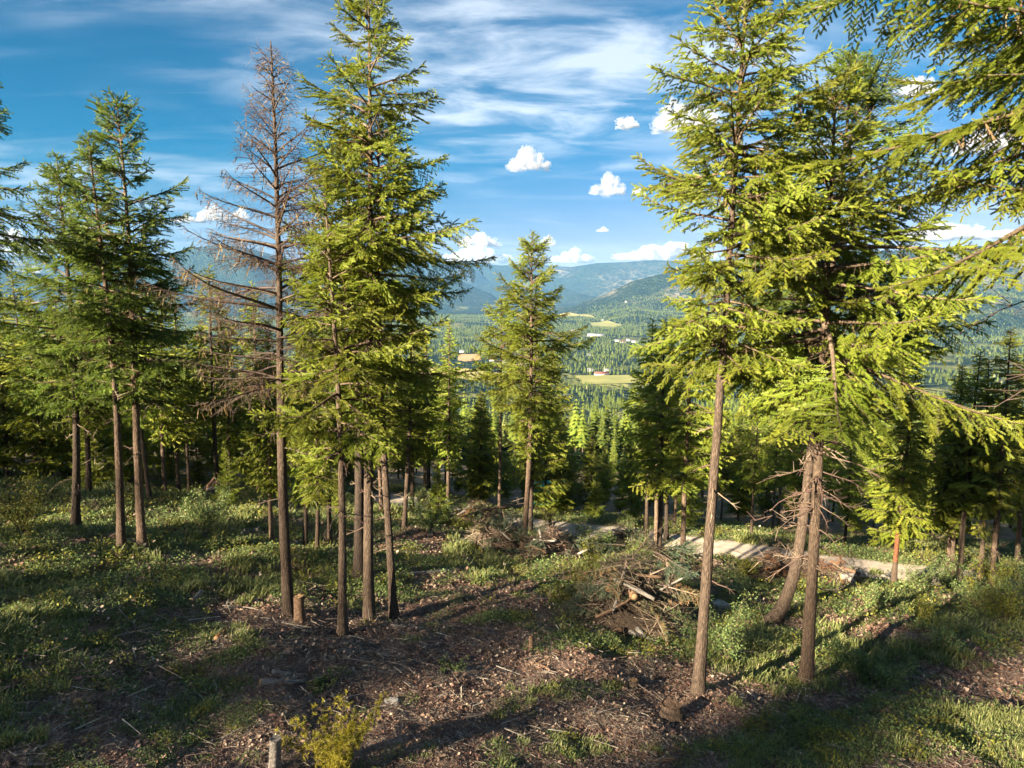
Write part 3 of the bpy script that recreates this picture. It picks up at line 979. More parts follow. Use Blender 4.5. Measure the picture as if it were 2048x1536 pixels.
def trunk_mesh(name, H, r0, m, seed, axis, k=14, flare=1.6, top=0.012, red=None):
    z = np.concatenate([[-0.35, 0, 0.12, 0.3, 0.6], np.linspace(1.0, H - 0.02, max(12, int(H * 2.6)))])
    q = np.clip(z / H, 0, 1)
    r = r0 * (1 - q) ** 0.8 * (1 + (flare - 1) * np.exp(-np.maximum(z, 0) / 0.35)) + top
    V, T = tube(axis(z), r, k, seed, 0.11)
    mi = np.zeros(len(T), np.int32)
    mats = [m]
    if red:
        zc = V[T][:, :, 2].mean(1)
        mi[(zc > red[0]) & (zc < red[1])] = 1
        mats.append(BARK_RED)
    return mesh_np(name, V, T, mats, mi, smooth=True)


def snags(name, H0, H1, n, Lm, seed, axis, parent, down=0.3, m_=None):
    """dead bare branches below the crown, each a part"""
    rng = np.random.default_rng(seed)
    for q in range(n):
        z = rng.uniform(H0, H1); a = rng.uniform(0, 6.28); L = Lm * rng.uniform(0.4, 1.1)
        d = np.array([math.cos(a), math.sin(a), rng.uniform(-down, 0.15)])
        p0 = axis(z)
        t = np.linspace(0, 1, 6)
        path = p0 + d * (L * t)[:, None] + np.array([0, 0, -1.0]) * (0.25 * L * t ** 2)[:, None] + np.cumsum(rng.normal(size=(6, 3)) * 0.03 * L, 0)
        path[0] = p0
        g = Geo()
        g.add(*tube(path, np.linspace(0.018, 0.005, 6), 4), 0, 0.5)
        m = int(4 + L * 5)
        ti = rng.uniform(0.25, 1, m)
        P = np.stack([np.interp(ti, t, path[:, c]) for c in range(3)], 1)
        Q = P + nrm(d + rng.normal(size=(m, 3)) * 0.7) * rng.uniform(0.1, 0.35, m)[:, None] * L
        g.add(*sticks(P, Q, 0.008, 0.003), 0, 0.7)
        obj(name, g.mesh(name, [m_ or PILETWIG]), parent)


MATS_CROWN = [NEEDLE, TWIG, LICHEN]


def conifer(label, base, top, r_px, cbase_py, seed, cat='conifer', group=None, trunk_px=40, lod=0, bark=BARK, prof=None, dead=False,
            bend=0.011, snag=0, snag_len=1.0, per=5, spacing=0.40, butt=0.0, up_top=42, up_low=-10, gap=0.04, name='fir_tree', jitter=0.3, red=None, dead_low=0.0, base_pt=None, k=14, dark=0, snag_lo=0.35, fine=False):
    """a tree from where its foot and its tip are seen; everything is sized in metres at the foot's distance"""
    p = gp(*base) if base_pt is None else base_pt
    d = ray(*top); s = p.y / d[1]
    tip = Vector((d[0] * s, p.y, d[2] * s))
    depth = p.y * math.cos(PITCH) - p.z * math.sin(PITCH)
    axis_v = tip - p
    H = axis_v.length
    scale_m = depth / F_PX
    d2 = ray(top[0], cbase_py)
    cb = max(0.6, d2[2] * p.y / d2[1] - p.z)
    R = r_px * scale_m
    p = p + Vector((butt, 0, 0)); axis_v = tip - p
    root = empty(name, p)
    root.rotation_mode = 'QUATERNION'
    root.rotation_quaternion = Vector((0, 0, 1)).rotation_difference(axis_v)
    ax = axis_fn(bend, seed, H, butt)
    tr = obj('trunk', trunk_mesh('trunk', H, trunk_px * scale_m / 2 / 2.3, bark, seed, ax, k=k, red=red), root)
    pf = prof or [(0, .55), (0.12, .9), (0.3, 1.0), (0.55, .72), (0.8, .38), (1, .08)]
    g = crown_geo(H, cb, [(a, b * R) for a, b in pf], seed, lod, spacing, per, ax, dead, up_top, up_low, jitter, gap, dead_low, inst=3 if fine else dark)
    instancer('dead_crown' if dead else 'crown', [q[0] for q in g], [q[1] for q in g], [q[2] for q in g], [q[3] for q in g], BOUGH, root)
    if snag:
        snags('dead_branch', max(0.8, cb * snag_lo), cb * 1.05, snag, snag_len, seed + 5, ax, tr, m_=DEADTREE if fine or dead else None)
    tag(root, label, cat, group)
    return root, p, H


T_ = conifer
# --- left group
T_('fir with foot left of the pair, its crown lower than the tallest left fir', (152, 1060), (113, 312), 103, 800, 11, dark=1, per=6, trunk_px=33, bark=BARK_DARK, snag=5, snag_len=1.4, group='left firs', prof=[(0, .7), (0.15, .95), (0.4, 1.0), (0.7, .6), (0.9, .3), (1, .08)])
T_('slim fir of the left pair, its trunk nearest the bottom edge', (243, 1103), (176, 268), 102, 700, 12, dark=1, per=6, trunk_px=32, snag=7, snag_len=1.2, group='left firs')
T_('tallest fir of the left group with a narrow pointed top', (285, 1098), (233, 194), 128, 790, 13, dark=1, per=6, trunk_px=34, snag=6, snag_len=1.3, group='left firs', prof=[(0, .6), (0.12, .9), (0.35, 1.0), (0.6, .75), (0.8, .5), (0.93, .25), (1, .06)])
# --- centre left clump
T_('tall dead brown conifer with bare twigs in the clear', (578, 1235), (541, 80), 170, 770, 21, cat='dead tree', trunk_px=44, bark=BARK_DARK, dead=True, name='dead_tree', per=6, spacing=0.36, up_top=48, up_low=2, jitter=.22, prof=[(0, .8), (0.2, 1.0), (0.45, .8), (0.7, .5), (0.9, .2), (1, .05)], snag=6)
T_('lower bright green fir in front of the tallest clump fir', (685, 1275), (650, 390), 135, 905, 22, trunk_px=36, bark=BARK_DARK, snag=7, snag_len=0.8, group='clump firs', prof=[(0, .55), (0.1, .85), (0.3, 1.0), (0.6, .75), (0.85, .4), (1, .1)], spacing=.38)
T_('fir with a dark thick trunk behind the clump', (718, 1155), (683, 215), 110, 800, 23, dark=1, trunk_px=44, bark=BARK_DARK, snag=4, group='clump firs')
T_('tallest fir of the left centre clump, its tip at the top edge', (738, 1250), (737, -25), 153, 720, 24, bark=BARK_DARK, trunk_px=44, snag=8, snag_len=0.9, group='clump firs', prof=[(0, .6), (0.1, .85), (0.25, 1.0), (0.45, .95), (0.6, .72), (0.78, .62), (0.9, .40), (1, .1)], spacing=.40, per=5, up_top=36)
T_('fir on the right of the clump with long boughs to the right', (788, 1240), (758, 250), 151, 840, 25, trunk_px=34, bark=BARK_DARK, snag=9, snag_len=0.9, group='clump firs', prof=[(0, .5), (0.12, .95), (0.3, 1.0), (0.55, .9), (0.8, .6), (1, .08)], gap=.05)
# --- central trees
T_('central fir standing alone in the valley gap', (1047, 1100), (1064, 466), 91, 905, 31, trunk_px=24, group='centre firs', prof=[(0, .2), (0.15, .45), (0.3, .9), (0.42, 1.0), (0.6, .8), (0.8, .5), (0.92, .25), (1, .06)], spacing=.34, snag=3)
T_('thin fir just left of the central fir', (998, 1027), (1003, 600), 62, 790, 32, trunk_px=14, group='centre firs', prof=[(0, .6), (0.3, 1.0), (0.7, .6), (1, .1)], lod=0, snag=3)
# --- right trees
T_('tall right fir with a long bare leaning trunk', (1395, 1395), (1496, -75), 156, 690, 41, bark=BARK_DARK, trunk_px=46, snag=7, snag_len=0.7, group='right firs', prof=[(0, .6), (0.12, .85), (0.25, .95), (0.4, .9), (0.55, .95), (0.75, .8), (0.92, .4), (1, .1)], spacing=.36, per=6, up_top=35, up_low=-12, gap=.08, bend=.008)
T_('fir with a curved butt between the two leaning right firs', (1540, 1250), (1705, 108), 205, 800, 42, dark=1, trunk_px=48, bark=BARK_DARK, snag=9, snag_len=1.3, group='right firs', butt=0.8, spacing=.42, per=6, prof=[(0, .6), (0.15, .95), (0.35, 1.0), (0.6, .7), (0.8, .42), (1, .08)])
T_('broad right fir with bristling dead branches low on its trunk', (1612, 1370), (1672, 185), 252, 780, 43, trunk_px=50, snag=46, snag_len=1.15, group='right firs', spacing=.40, per=6, prof=[(0, .75), (0.12, 1.0), (0.3, .95), (0.5, .85), (0.7, .6), (0.85, .3), (1, .06)], up_low=-16)
# --- trees at the frame edges, trunks out of view
T_('close fir reaching in from the right edge with lichen', None, (2330, -560), 425, 420, 51, trunk_px=80, snag=14, snag_len=2.2, snag_lo=0.75, base_pt=Vector((8.9, 9.9, float(G(8.9, 9.9)))), prof=[(0, .75), (0.15, .9), (0.3, 1.0), (0.6, .95), (0.8, .6), (1, .1)], spacing=.38, per=7, fine=True, up_top=25, up_low=-14)
T_('shaded fir at the left edge, only its bough tips in view', None, (-75, 60), 130, 560, 52, dark=1, trunk_px=40, base_pt=Vector((-14.7, 17.0, float(G(-14.7, 17.0)))), bark=BARK_DARK)
print('near trees', sum(len(m.polygons) for m in bpy.data.meshes))

# ------------------------------------------------------------------ shared medium trees
PROTO = []
for q in range(6):
    H = 12.0
    rng_p = random.Random(q)
    ax = axis_fn(0.006, 300 + q, H)
    full = q in (2, 5)
    cb = 1.0 if full else (3.2 + 1.2 * (q % 3))
    R = [1.2, 1.35, 1.7, 1.1, 1.4, 1.9][q]
    g = crown_geo(H, cb, [(0, .6 * R), (.15, .95 * R), (.35, R), (.7, .5 * R), (1, .07 * R)], 300 + q, 1, 0.36, 6, ax, gap=0.14)
    cm = g.mesh('crown', [NEEDLE, TWIG, LICHEN])
    tm = trunk_mesh('trunk', H, 0.095, BARK_DARK if q % 2 else BARK, 300 + q, ax, k=9)
    PROTO.append((tm, cm, H))


def midtree(name, label, p, H, q, rz, group, cat='conifer', wide=1.0, lean=(0, 0), parts=True):
    tm, cm, H0 = PROTO[q]
    root = empty(name, p, (lean[0], lean[1], rz), (H / H0 * wide, H / H0 * wide, H / H0))
    obj('trunk', tm, root); obj('crown', cm, root)
    tag(root, label, cat, group)
    return root


# individually seen trunks in the middle distance: base px, tip px, prototype
MID = [
    ('thin trunk beside the leaning left fir', (178, 990), (165, 480), 0), ('leaning dark trunk behind the left pair', (300, 1005), (258, 560), 1),
    ('dark trunk at the edge of the left wood', (330, 987), (322, 560), 3), ('slim dark trunk right of the left pair', (357, 987), (350, 590), 0),
    ('fir rising behind the grey brush heap on the left', (435, 990), (418, 530), 1), ('narrow trunk right of the grey brush heap', (460, 985), (452, 620), 3),
    ('lone black trunk left of the dead tree', (544, 1092), (536, 640), 0), ('thin trunk just behind the dead tree', (610, 1105), (612, 660), 3),
    ('second thin trunk right of the dead tree', (634, 1107), (630, 690), 0), ('trunk between dead tree and low bright fir', (660, 1090), (655, 620), 1),
    ('bent trunk right of the clump', (808, 1064), (822, 600), 1), ('straight reddish trunk behind the clump', (824, 1020), (826, 640), 0),
    ('slim trunk half way to the central firs', (895, 1028), (899, 640), 3), ('dark trunk behind the slim clump trunks', (850, 1002), (852, 650), 0),
    ('trunk leaning against the central fir', (1060, 1064), (1075, 600), 3), ('dark stem behind the road near the teal cloth', (1101, 1012), (1105, 690), 1),
    ('tall straight trunk left of the right group', (1292, 1082), (1306, 640), 1), ('trunk in front of the road beside the tall straight one', (1316, 1134), (1330, 640), 4),
    ('slim trunk half hidden by its neighbour', (1312, 1098), (1318, 660), 0), ('dark trunk next to the tall leaning fir', (1365, 1160), (1385, 600), 4),
    ('thin farther trunk near the road bend', (1333, 1082), (1345, 680), 3), ('leaning trunk with peeled orange bark', (1787, 1174), (1836, 700), 0),
    ('straight grey trunk beside the peeled one', (1792, 1118), (1808, 720), 3), ('sunlit trunk left of two on the right', (1917, 1186), (1962, 700), 1),
    ('thinner trunk touching the sunlit one', (1905, 1163), (1925, 730), 0), ('dark based trunk with whorls of short dead branches', (1982, 1194), (2022, 660), 4),
    ('slim dark trunk between the two right trunks', (1959, 1170), (1978, 720), 3), ('trunk at the right edge of the picture', (2033, 1155), (2062, 690), 1),
    ('grey trunk right of the road end', (1898, 1150), (1915, 760), 0),
]
for q, (lb, b, t, pr) in enumerate(MID):
    p = gp(*b)
    d = ray(*t); s = p.y / d[1]
    tip = Vector((d[0] * s, p.y, d[2] * s))
    v = tip - p
    tm, cm, H0 = PROTO[pr]
    root = empty('fir_tree', p)
    root.rotation_mode = 'QUATERNION'
    root.rotation_quaternion = Vector((0, 0, 1)).rotation_difference(v) @ Euler((0, 0, q * 1.7)).to_quaternion()
    sc = v.length / H0
    root.scale = (sc * 1.05, sc * 1.05, sc)
    if 'peeled' in lb:
        ax = axis_fn(0.006, 300 + pr, H0)
        tm = trunk_mesh('trunk', H0, 0.095, BARK, 77, ax, k=9, red=(1.4, 3.6))
    tr = obj('trunk', tm, root); tr.scale = (1.15, 1.15, 1)
    obj('crown', cm, root)
    if 'whorls' in lb:
        snags('dead_branch', 1.0, 5.0, 14, 0.8, 5, axis_fn(0.006, 300 + pr, H0), tr)
    tag(root, lb, 'conifer', 'firs at the clearing edge')

rng = np.random.default_rng(5)
# forest beyond the road
taken = []
cnt = 0


def forest(n, y0, y1, az0, az1, hmin, hmax, label, group, name='fir_tree', mind=2.2, seed=1, tries=8, near_road=4.0, protos=(0, 1, 2, 3, 4, 5), skip=None):
    rg = np.random.default_rng(seed)
    k = 0
    for _ in range(n * tries):
        if k >= n:
            break
        r = math.sqrt(rg.uniform(y0 ** 2, y1 ** 2)); a = math.radians(rg.uniform(az0, az1))
        x, y = r * math.sin(a), r * math.cos(a)
        if road_dist(np.array(x), np.array(y)) < near_road:
            continue
        if skip and skip(x, y):
            continue
        if any((x - u) ** 2 + (y - v_) ** 2 < mind ** 2 for u, v_ in taken):
            continue
        taken.append((x, y))
        midtree(name, label, (x, y, float(G(x, y)) - 0.1), rg.uniform(hmin, hmax), int(rg.choice(protos)), rg.uniform(0, 6.28), group, wide=rg.uniform(0.9, 1.25), lean=(rg.normal() * 0.02, rg.normal() * 0.02))
        k += 1


def gap_sky(x, y):
    """keep the tall wood out of the valley view between the clump and the right firs"""
    a = 1024 + F_PX * x / y
    return 905 < a < 1290


yroad = lambda x: float(np.interp(x, ROAD[:, 0], ROAD[:, 1]))
behind = lambda x, y: y < yroad(x) + 4
forest(70, 34, 75, -42, -3, 7.5, 12.0, 'fir in the shaded wood behind the road on the left', 'firs behind the road on the left', seed=2, skip=lambda x, y: y < 34 or gap_sky(x, y), mind=2.6, protos=(0, 1, 3, 4, 0, 1, 3, 2))
forest(52, 30, 70, 10, 44, 6.0, 10.5, 'fir in the wood behind the road on the right', 'firs behind the road on the right', seed=3, skip=lambda x, y: behind(x, y) or gap_sky(x, y), mind=2.6)
forest(46, 40, 100, -6, 13, 3.0, 6.5, 'young fir behind the road in the valley gap', 'young firs in the gap', seed=4, skip=lambda x, y: behind(x, y) or not gap_sky(x, y), mind=2.0, protos=(2, 5))
forest(5, 42, 60, -3.5, -2.0, 7, 9, 'dark fir behind the road right of the clump', 'dark firs right of the clump', seed=24, skip=behind, mind=1.6, protos=(2, 5))
forest(5, 42, 60, 2.6, 4.4, 6.5, 8.5, 'dark fir behind the road right of the central fir', 'dark firs right of the central fir', seed=25, skip=behind, mind=1.4, protos=(2, 5))
forest(26, 30, 60, -42, -6, 2.2, 4.5, 'low young fir under the trees behind the left clearing', 'young firs under the left wood', seed=14, skip=lambda x, y: y < 31 or gap_sky(x, y), mind=1.8, protos=(2, 5))
# a dark dense wood at the far left
forest(16, 38, 56, -44, -29, 7, 10, 'dense shaded spruce at the left edge of the clearing', 'dense spruces at the left edge', seed=6, mind=2.0, protos=(2, 5), near_road=3.0, name='spruce_tree')
# the wood uphill behind the viewer that keeps the clearing in shade
# ------------------------------------------------------------------ far forest: one small tree mesh per kind, scattered
def far_tree(seed, H=14.0, R=2.6):
    rng = np.random.default_rng(seed)
    g = Geo()
    g.add(*tube(np.array([[0, 0, -1], [0, 0, H * 0.5], [0, 0, H * .95]]), np.array([.2, .14, .03]), 5), 1, 0.5)
    z = H * rng.uniform(0.12, 0.3); cb = z
    while z < H:
        q = (z - cb) / (H - cb)
        r = R * (1 - q) ** 0.8 * min(1, 0.6 + q * 4) + 0.15
        nb = 9 if q < .8 else 5
        a = rng.uniform(0, 6.28) + np.arange(nb) * 2 * math.pi / nb + rng.normal(size=nb) * 0.2
        rr = r * rng.uniform(0.65, 1.2, nb)
        wd = 0.42 * r + 0.1
        o = np.stack([np.cos(a), np.sin(a), 0 * a], 1); s = np.stack([-np.sin(a), np.cos(a), 0 * a], 1)
        b = np.array([0, 0, z])
        dz = np.array([0, 0, 1.0])
        P0 = b + dz * 0.35 + 0 * o
        P1 = b + o * (rr * 0.6)[:, None] + s * wd * 0.5 - dz * (0.10 * rr)[:, None]
        P2 = b + o * (rr * 0.6)[:, None] - s * wd * 0.5 - dz * (0.10 * rr)[:, None]
        P3 = b + o * rr[:, None] - dz * (0.32 * rr)[:, None]
        P4 = b + o * (rr * 0.55)[:, None] + dz * (0.10 * r)
        V = np.stack([P0, P1, P2, P3, P4], 1)
        t = np.array([[0, 1, 4], [0, 4, 2], [1, 3, 4], [3, 2, 4]])
        T = (np.arange(nb)[:, None, None] * 5 + t[None]).reshape(-1, 3)
        g.add(V.reshape(-1, 3), T, 0, np.repeat(np.clip(0.45 + rng.normal(size=nb) * .18, 0, 1), 5))
        z += H * 0.062 * rng.uniform(0.8, 1.2)
    return g


FAR_ME = [far_tree(700 + q, 14.0, r).mesh('far_conifer', [NEEDLE_FAR, BARK_DARK]) for q, r in enumerate((2.2, 2.7, 3.1, 1.8))]
FAR_ME.append(far_tree(720, 10.0, 3.4).mesh('far_conifer', [GRASS, BARK_DARK]))

# the nearest of the lower wood: trees of their own
rg = np.random.default_rng(40)
k = 0
while k < 60:
    r = math.sqrt(rg.uniform(75 ** 2, 150 ** 2)); a = math.radians(rg.uniform(-40, 40))
    x, y = r * math.sin(a), r * math.cos(a)
    H = rg.uniform(8, 14) if not gap_sky(x, y) else rg.uniform(4.5, 9)
    o = obj('fir_tree', FAR_ME[int(rg.integers(0, 4))], None, (x, y, float(G(x, y)) - 0.2))
    o.rotation_euler = (0, 0, rg.uniform(0, 6.28))
    o.scale = (H / 14 * rg.uniform(0.9, 1.3),) * 2 + (H / 14,)
    tag(o, 'small sunlit fir of the wood on the slope below the road', 'conifer', 'firs on the slope below the road')
    k += 1


def scatter(name, P, scl, rot, idx, meshes, label, cat, tilt=None):
    """one object whose points carry instances of the given meshes"""
    me = bpy.data.meshes.new(name)
    me.vertices.add(len(P)); me.vertices.foreach_set('co', np.asarray(P, np.float32).ravel())
    for nm_, arr, ty in (('scl', scl, 'FLOAT'), ('rot', rot, 'FLOAT'), ('pick', idx, 'INT')):
        at = me.attributes.new(nm_, ty, 'POINT')
        at.data.foreach_set('value', np.asarray(arr, np.int32 if ty == 'INT' else np.float32))
    me.update()
    o = obj(name, me)
    ng = bpy.data.node_groups.new(name, 'GeometryNodeTree')
    ng.interface.new_socket('Geometry', in_out='INPUT', socket_type='NodeSocketGeometry')
    ng.interface.new_socket('Geometry', in_out='OUTPUT', socket_type='NodeSocketGeometry')
    N = ng.nodes; Lk = ng.links
    gi = N.new('NodeGroupInput'); go = N.new('NodeGroupOutput')
    jn = N.new('GeometryNodeJoinGeometry')

    def attr(nm_, ty):
        nd = N.new('GeometryNodeInputNamedAttribute'); nd.data_type = ty
        nd.inputs[0].default_value = nm_
        return nd.outputs[0]
    aS, aR, aI = attr('scl', 'FLOAT'), attr('rot', 'FLOAT'), attr('pick', 'INT')
    cx = N.new('ShaderNodeCombineXYZ'); Lk.new(aR, cx.inputs[2])
    for q, m in enumerate(meshes):
        src = bpy.data.objects.new(name + '_source', m)     # not linked to the scene
        oi = N.new('GeometryNodeObjectInfo'); oi.inputs['Object'].default_value = src
        oi.inputs['As Instance'].default_value = False
        cp = N.new('FunctionNodeCompare'); cp.data_type = 'INT'; cp.operation = 'EQUAL'
        ins = [s for s in cp.inputs if s.type == 'INT']
        Lk.new(aI, ins[0]); ins[1].default_value = q
        ip = N.new('GeometryNodeInstanceOnPoints')
        Lk.new(gi.outputs[0], ip.inputs['Points']); Lk.new(cp.outputs[0], ip.inputs['Selection'])
        Lk.new(oi.outputs['Geometry'], ip.inputs['Instance'])
        Lk.new(cx.outputs[0], ip.inputs['Rotation'])
        Lk.new(aS, ip.inputs['Scale'])
        Lk.new(ip.outputs[0], jn.inputs[0])
    Lk.new(jn.outputs[0], go.inputs[0])
    md = o.modifiers.new('scatter', 'NODES'); md.node_group = ng
    tag(o, label, cat, kind='stuff')
    return o


def shade_wood():
    """the wood uphill behind the viewer that keeps the clearing in shade"""
    rg = np.random.default_rng(8)
    base = np.array([TO_SUN.x, TO_SUN.y]); base /= np.linalg.norm(base)
    perp = np.array([-base[1], base[0]])
    P = []; S = []
    for D in np.arange(105, 150, 9.0):
        for s_ in np.arange(-62, 62, 6.6):
            D_ = D + rg.uniform(-4.5, 4.5); q = s_ + rg.uniform(-2.8, 2.8)
            c = np.array([0.0, 14.0]) + base * D_ + perp * q
            if c[1] > -1.5 and c[0] > -17 - 0.85 * c[1]:
                continue
            if math.hypot(*c) < 6.5 or rg.random() < 0.2:
                continue
            zg = float(G(c[0], c[1]))
            H = min(30, max(6.0, (-4.6 + math.tan(SUN_EL) * D_) - zg + rg.uniform(-2.0, 1.2) + min(2.0, max(0.0, (q + 4) * 0.4)) + min(3.0, max(0.0, (q - 4) * 0.26)) - min(1.0, max(0.0, (-q - 6) * 0.25))))
            P.append((c[0], c[1], zg - .1)); S.append(H / 12.0)
    me = []
    for q in (2, 5, 4):
        me.append(PROTO[q][1])
    n = len(P)
    scatter('uphill_forest', np.array(P), np.array(S), rg.uniform(0, 6.28, n), rg.integers(0, 3, n), me, 'fir wood on the slope behind the viewer', 'forest')


shade_wood()
rg = np.random.default_rng(41)
N1 = 30000
r = np.sqrt(rg.uniform(150 ** 2, 1300 ** 2, N1)); a = np.radians(rg.uniform(-43, 43, N1))
N2 = 70000
r = np.concatenate([r, np.sqrt(rg.uniform(1300 ** 2, 5200 ** 2, N2))]); a = np.concatenate([a, np.radians(rg.uniform(-41, 41, N2))])
x, y = r * np.sin(a), r * np.cos(a)
dens = fbm(x / 260, y / 260, 71, 4)
open_ = fbm(x / 160, y / 160, 44, 3)
keep = (rg.random(len(x)) < np.clip((dens - 0.30) * 5, 0.05, 1)) & ~in_fields(x, y)
z = G(x, y)
keep &= ~((open_ > 0.61) & (z < VALLEY + 30) & (r > 900) & (rg.random(len(x)) < 0.85))
x, y, z, r = x[keep], y[keep], z[keep], r[keep]
sc = rg.uniform(0.65, 1.25, len(x)) * np.where(r < 600, 0.85, 1.05)
pick = rg.choice(5, len(x), p=[.26, .26, .22, .2, .06])
young = (fbm(x / 120, y / 120, 88, 3) > 0.58) & (r < 1000)
sc = np.where(young, sc * 0.55, sc)
scatter('valley_forest', np.column_stack([x, y, z - 0.5]), sc, rg.uniform(0, 6.28, len(x)), pick, FAR_ME, 'dense conifer forest covering the valley and lower hills', 'forest')

# ------------------------------------------------------------------ ground plants and litter
def blades(n, h, spread, rng, wd=0.012):
    a = rng.uniform(0, 6.28, n); rr = spread * np.sqrt(rng.random(n))
    b = np.stack([rr * np.cos(a), rr * np.sin(a), np.zeros(n) - 0.02], 1)
    la = rng.uniform(0, 6.28, n); ln = rng.uniform(0.1, 0.7, n)
    hh = h * rng.uniform(0.5, 1.2, n)
    dr = np.stack([np.cos(la) * ln, np.sin(la) * ln, np.ones(n)], 1)
    mid = b + dr * (hh * 0.55)[:, None]
    tip = mid + np.stack([np.cos(la) * ln * 1.6, np.sin(la) * ln * 1.6, 0.55 * np.ones(n)], 1) * (hh * 0.5)[:, None]
    s = np.stack([-np.sin(la), np.cos(la), 0 * la], 1) * wd
    V = np.stack([b - s, b + s, mid - s * .8, mid + s * .8, tip], 1)
    t = np.array([[0, 1, 3], [0, 3, 2], [2, 3, 4]])
    return V.reshape(-1, 3), (np.arange(n)[:, None, None] * 5 + t[None]).reshape(-1, 3), np.repeat(np.clip(0.45 + rng.normal(size=n) * .22, 0, 1), 5)


def leaves(P, size, rng, flat=0.5):
    """leaf blades folded along the midrib"""
    n = len(P)
    d = rng.normal(size=(n, 3)); d[:, 2] *= flat; d = nrm(d)
    nn = nrm(rng.normal(size=(n, 3)) * 0.55 + np.array([0, 0, 1.0])); s = nrm(np.cross(d, nn)); up = np.cross(s, d)
    L = size * rng.uniform(0.7, 1.35, n)[:, None]
    V = np.stack([P, P + d * L * .5 + s * L * .32 + up * L * .08, P + d * L, P + d * L * .5 - s * L * .32 + up * L * .08], 1)
    t = np.array([[0, 1, 2], [0, 2, 3]])
    return V.reshape(-1, 3), (np.arange(n)[:, None, None] * 4 + t[None]).reshape(-1, 3), np.repeat(np.clip(0.45 + rng.normal(size=n) * .22, 0, 1), 4)


def herb(n, R, h, size, seed, m=LEAF):
    rng = np.random.default_rng(seed)
    g = Geo()
    a = rng.uniform(0, 6.28, n); rr = R * np.sqrt(rng.random(n))
    P = np.stack([rr * np.cos(a), rr * np.sin(a), h * rng.random(n) ** 1.3 * (1 - 0.6 * (rr / R) ** 2)], 1)
    V, T, A = leaves(P, size, rng)
    g.add(V, T, 0, A)
    m2 = n // 5
    Q = P[:m2]
    g.add(*sticks(np.column_stack([Q[:, 0] * .6, Q[:, 1] * .6, np.full(m2, -0.02)]), Q, 0.004, 0.002), 1, 0.4)
    return g.mesh('herb', [m, TWIG])


def tuft(n, h, R, seed):
    rng = np.random.default_rng(seed)
    g = Geo(); V, T, A = blades(n, h, R, rng); g.add(V, T, 0, A)
    return g.mesh('tuft', [GRASS])


LITTERM = leaf_mat('litter_twigs', [(0.0, (0.05, 0.034, 0.028)), (0.5, (0.14, 0.10, 0.082)), (0.85, (0.26, 0.21, 0.175)), (1.0, (0.48, 0.42, 0.36))], 0.05, 0.4)


def litter(n, R, seed, r0=0.008, lmax=0.5):
    rng = np.random.default_rng(seed)
    g = Geo()
    P = np.column_stack([rng.uniform(-R, R, n), rng.uniform(-R, R, n), rng.uniform(0.005, 0.06, n)])
    a = rng.uniform(0, 6.28, n); L = rng.uniform(0.08, lmax, n)
    Q = P + np.column_stack([np.cos(a) * L, np.sin(a) * L, rng.normal(size=n) * 0.08 * L])
    g.add(*sticks(P, Q, rng.uniform(0.4, 1.4, n) * r0), 0, np.repeat(rng.random(n), 6))
    return g.mesh('twigs', [LITTERM])


def chips(n, R, seed, m):
    rng = np.random.default_rng(seed)
    g = Geo()
    P = np.column_stack([rng.uniform(-R, R, n), rng.uniform(-R, R, n), rng.uniform(0.0, 0.03, n)])
    V, T, A = leaves(P, 0.03 + 0.09 * rng.random((n, 1)) ** 3, rng, 0.25)
    g.add(V, T, 0, A)
    return g.mesh('chips', [m])


CHIPM = leaf_mat('bark_chips', [(0.0, (0.065, 0.038, 0.03)), (0.45, (0.19, 0.112, 0.082)), (0.75, (0.29, 0.20, 0.15)), (1.0, (0.42, 0.33, 0.265))], 0.05, 0.5, 0.03)
herbs = [herb(80, .24, .12, .034, 1), herb(120, .3, .18, .040, 2), herb(60, .22, .07, .030, 3), herb(80, .22, .3, .042, 4, LEAF_YEL), herb(170, .3, .10, .026, 5)]
tufts = [tuft(55, .15, .14, 1), tuft(70, .22, .16, 2), tuft(40, .11, .14, 3)]
litters = [litter(24, .35, 1, .006, .34), litter(5, .5, 2, .011, .8), litter(34, .3, 3, .005, .22)]
chipm = [chips(60, .3, 1, CHIPM), chips(40, .35, 2, CHIPM), chips(90, .3, 3, CHIPM)]

rg = np.random.default_rng(60)
NC = 60000
r = 7.5 * (48 / 7.5) ** (rg.random(NC)); a = np.radians(rg.uniform(-43, 43, NC))     # denser near the viewer
x, y = r * np.sin(a), r * np.cos(a)
c = cover(x, y)
rd = road_dist(x, y)
zz = G(x, y)
grassy = fbm(x * 0.7, y * 0.7, 123, 3)
sel = (c * 0.8 > rg.random(NC)) & ((rd > 1.25) | (rd < 0.3))
isg = sel & (grassy + rg.normal(size=NC) * 0.08 > 0.6)
ish = sel & ~isg
szf = np.clip(r / 15, 0.65, 1.7)


def put(name, mask, meshes, label, cat, smin=.6, smax=1.3, pw=None, cap=9.0):
    n = int(mask.sum())
    scatter(name, np.column_stack([x, y, zz])[mask], rg.uniform(smin, smax, n) * np.minimum(szf[mask], cap), rg.uniform(0, 6.28, n), rg.choice(len(meshes), n, p=pw), meshes, label, cat)
    print(name, n)


put('grass', isg, tufts, 'tufts of green grass on the forest floor', 'grass')
put('ground_cover', ish, herbs, 'low leafy plants spread over the forest floor', 'ground cover', pw=[.3, .24, .2, .08, .18])
bare = (rd > 1.9) & (rg.random(NC) < np.clip(1.0 - c * 0.7, 0, 1))
put('twig_litter', bare & (rg.random(NC) < 0.62 * fbm(x * 0.6, y * 0.6, 207, 3) ** 1.5), litters, 'dead twigs strewn over the soil', 'twigs', .5, 1.1, [.42, .10, .48], 1.0)
put('bark_chips', bare & (rg.random(NC) < 0.10 + 0.42 * fbm(x * 0.8, y * 0.8, 201, 3)), chipm, 'bark flakes and wood chips on the soil', 'wood chips', .5, 1.1)

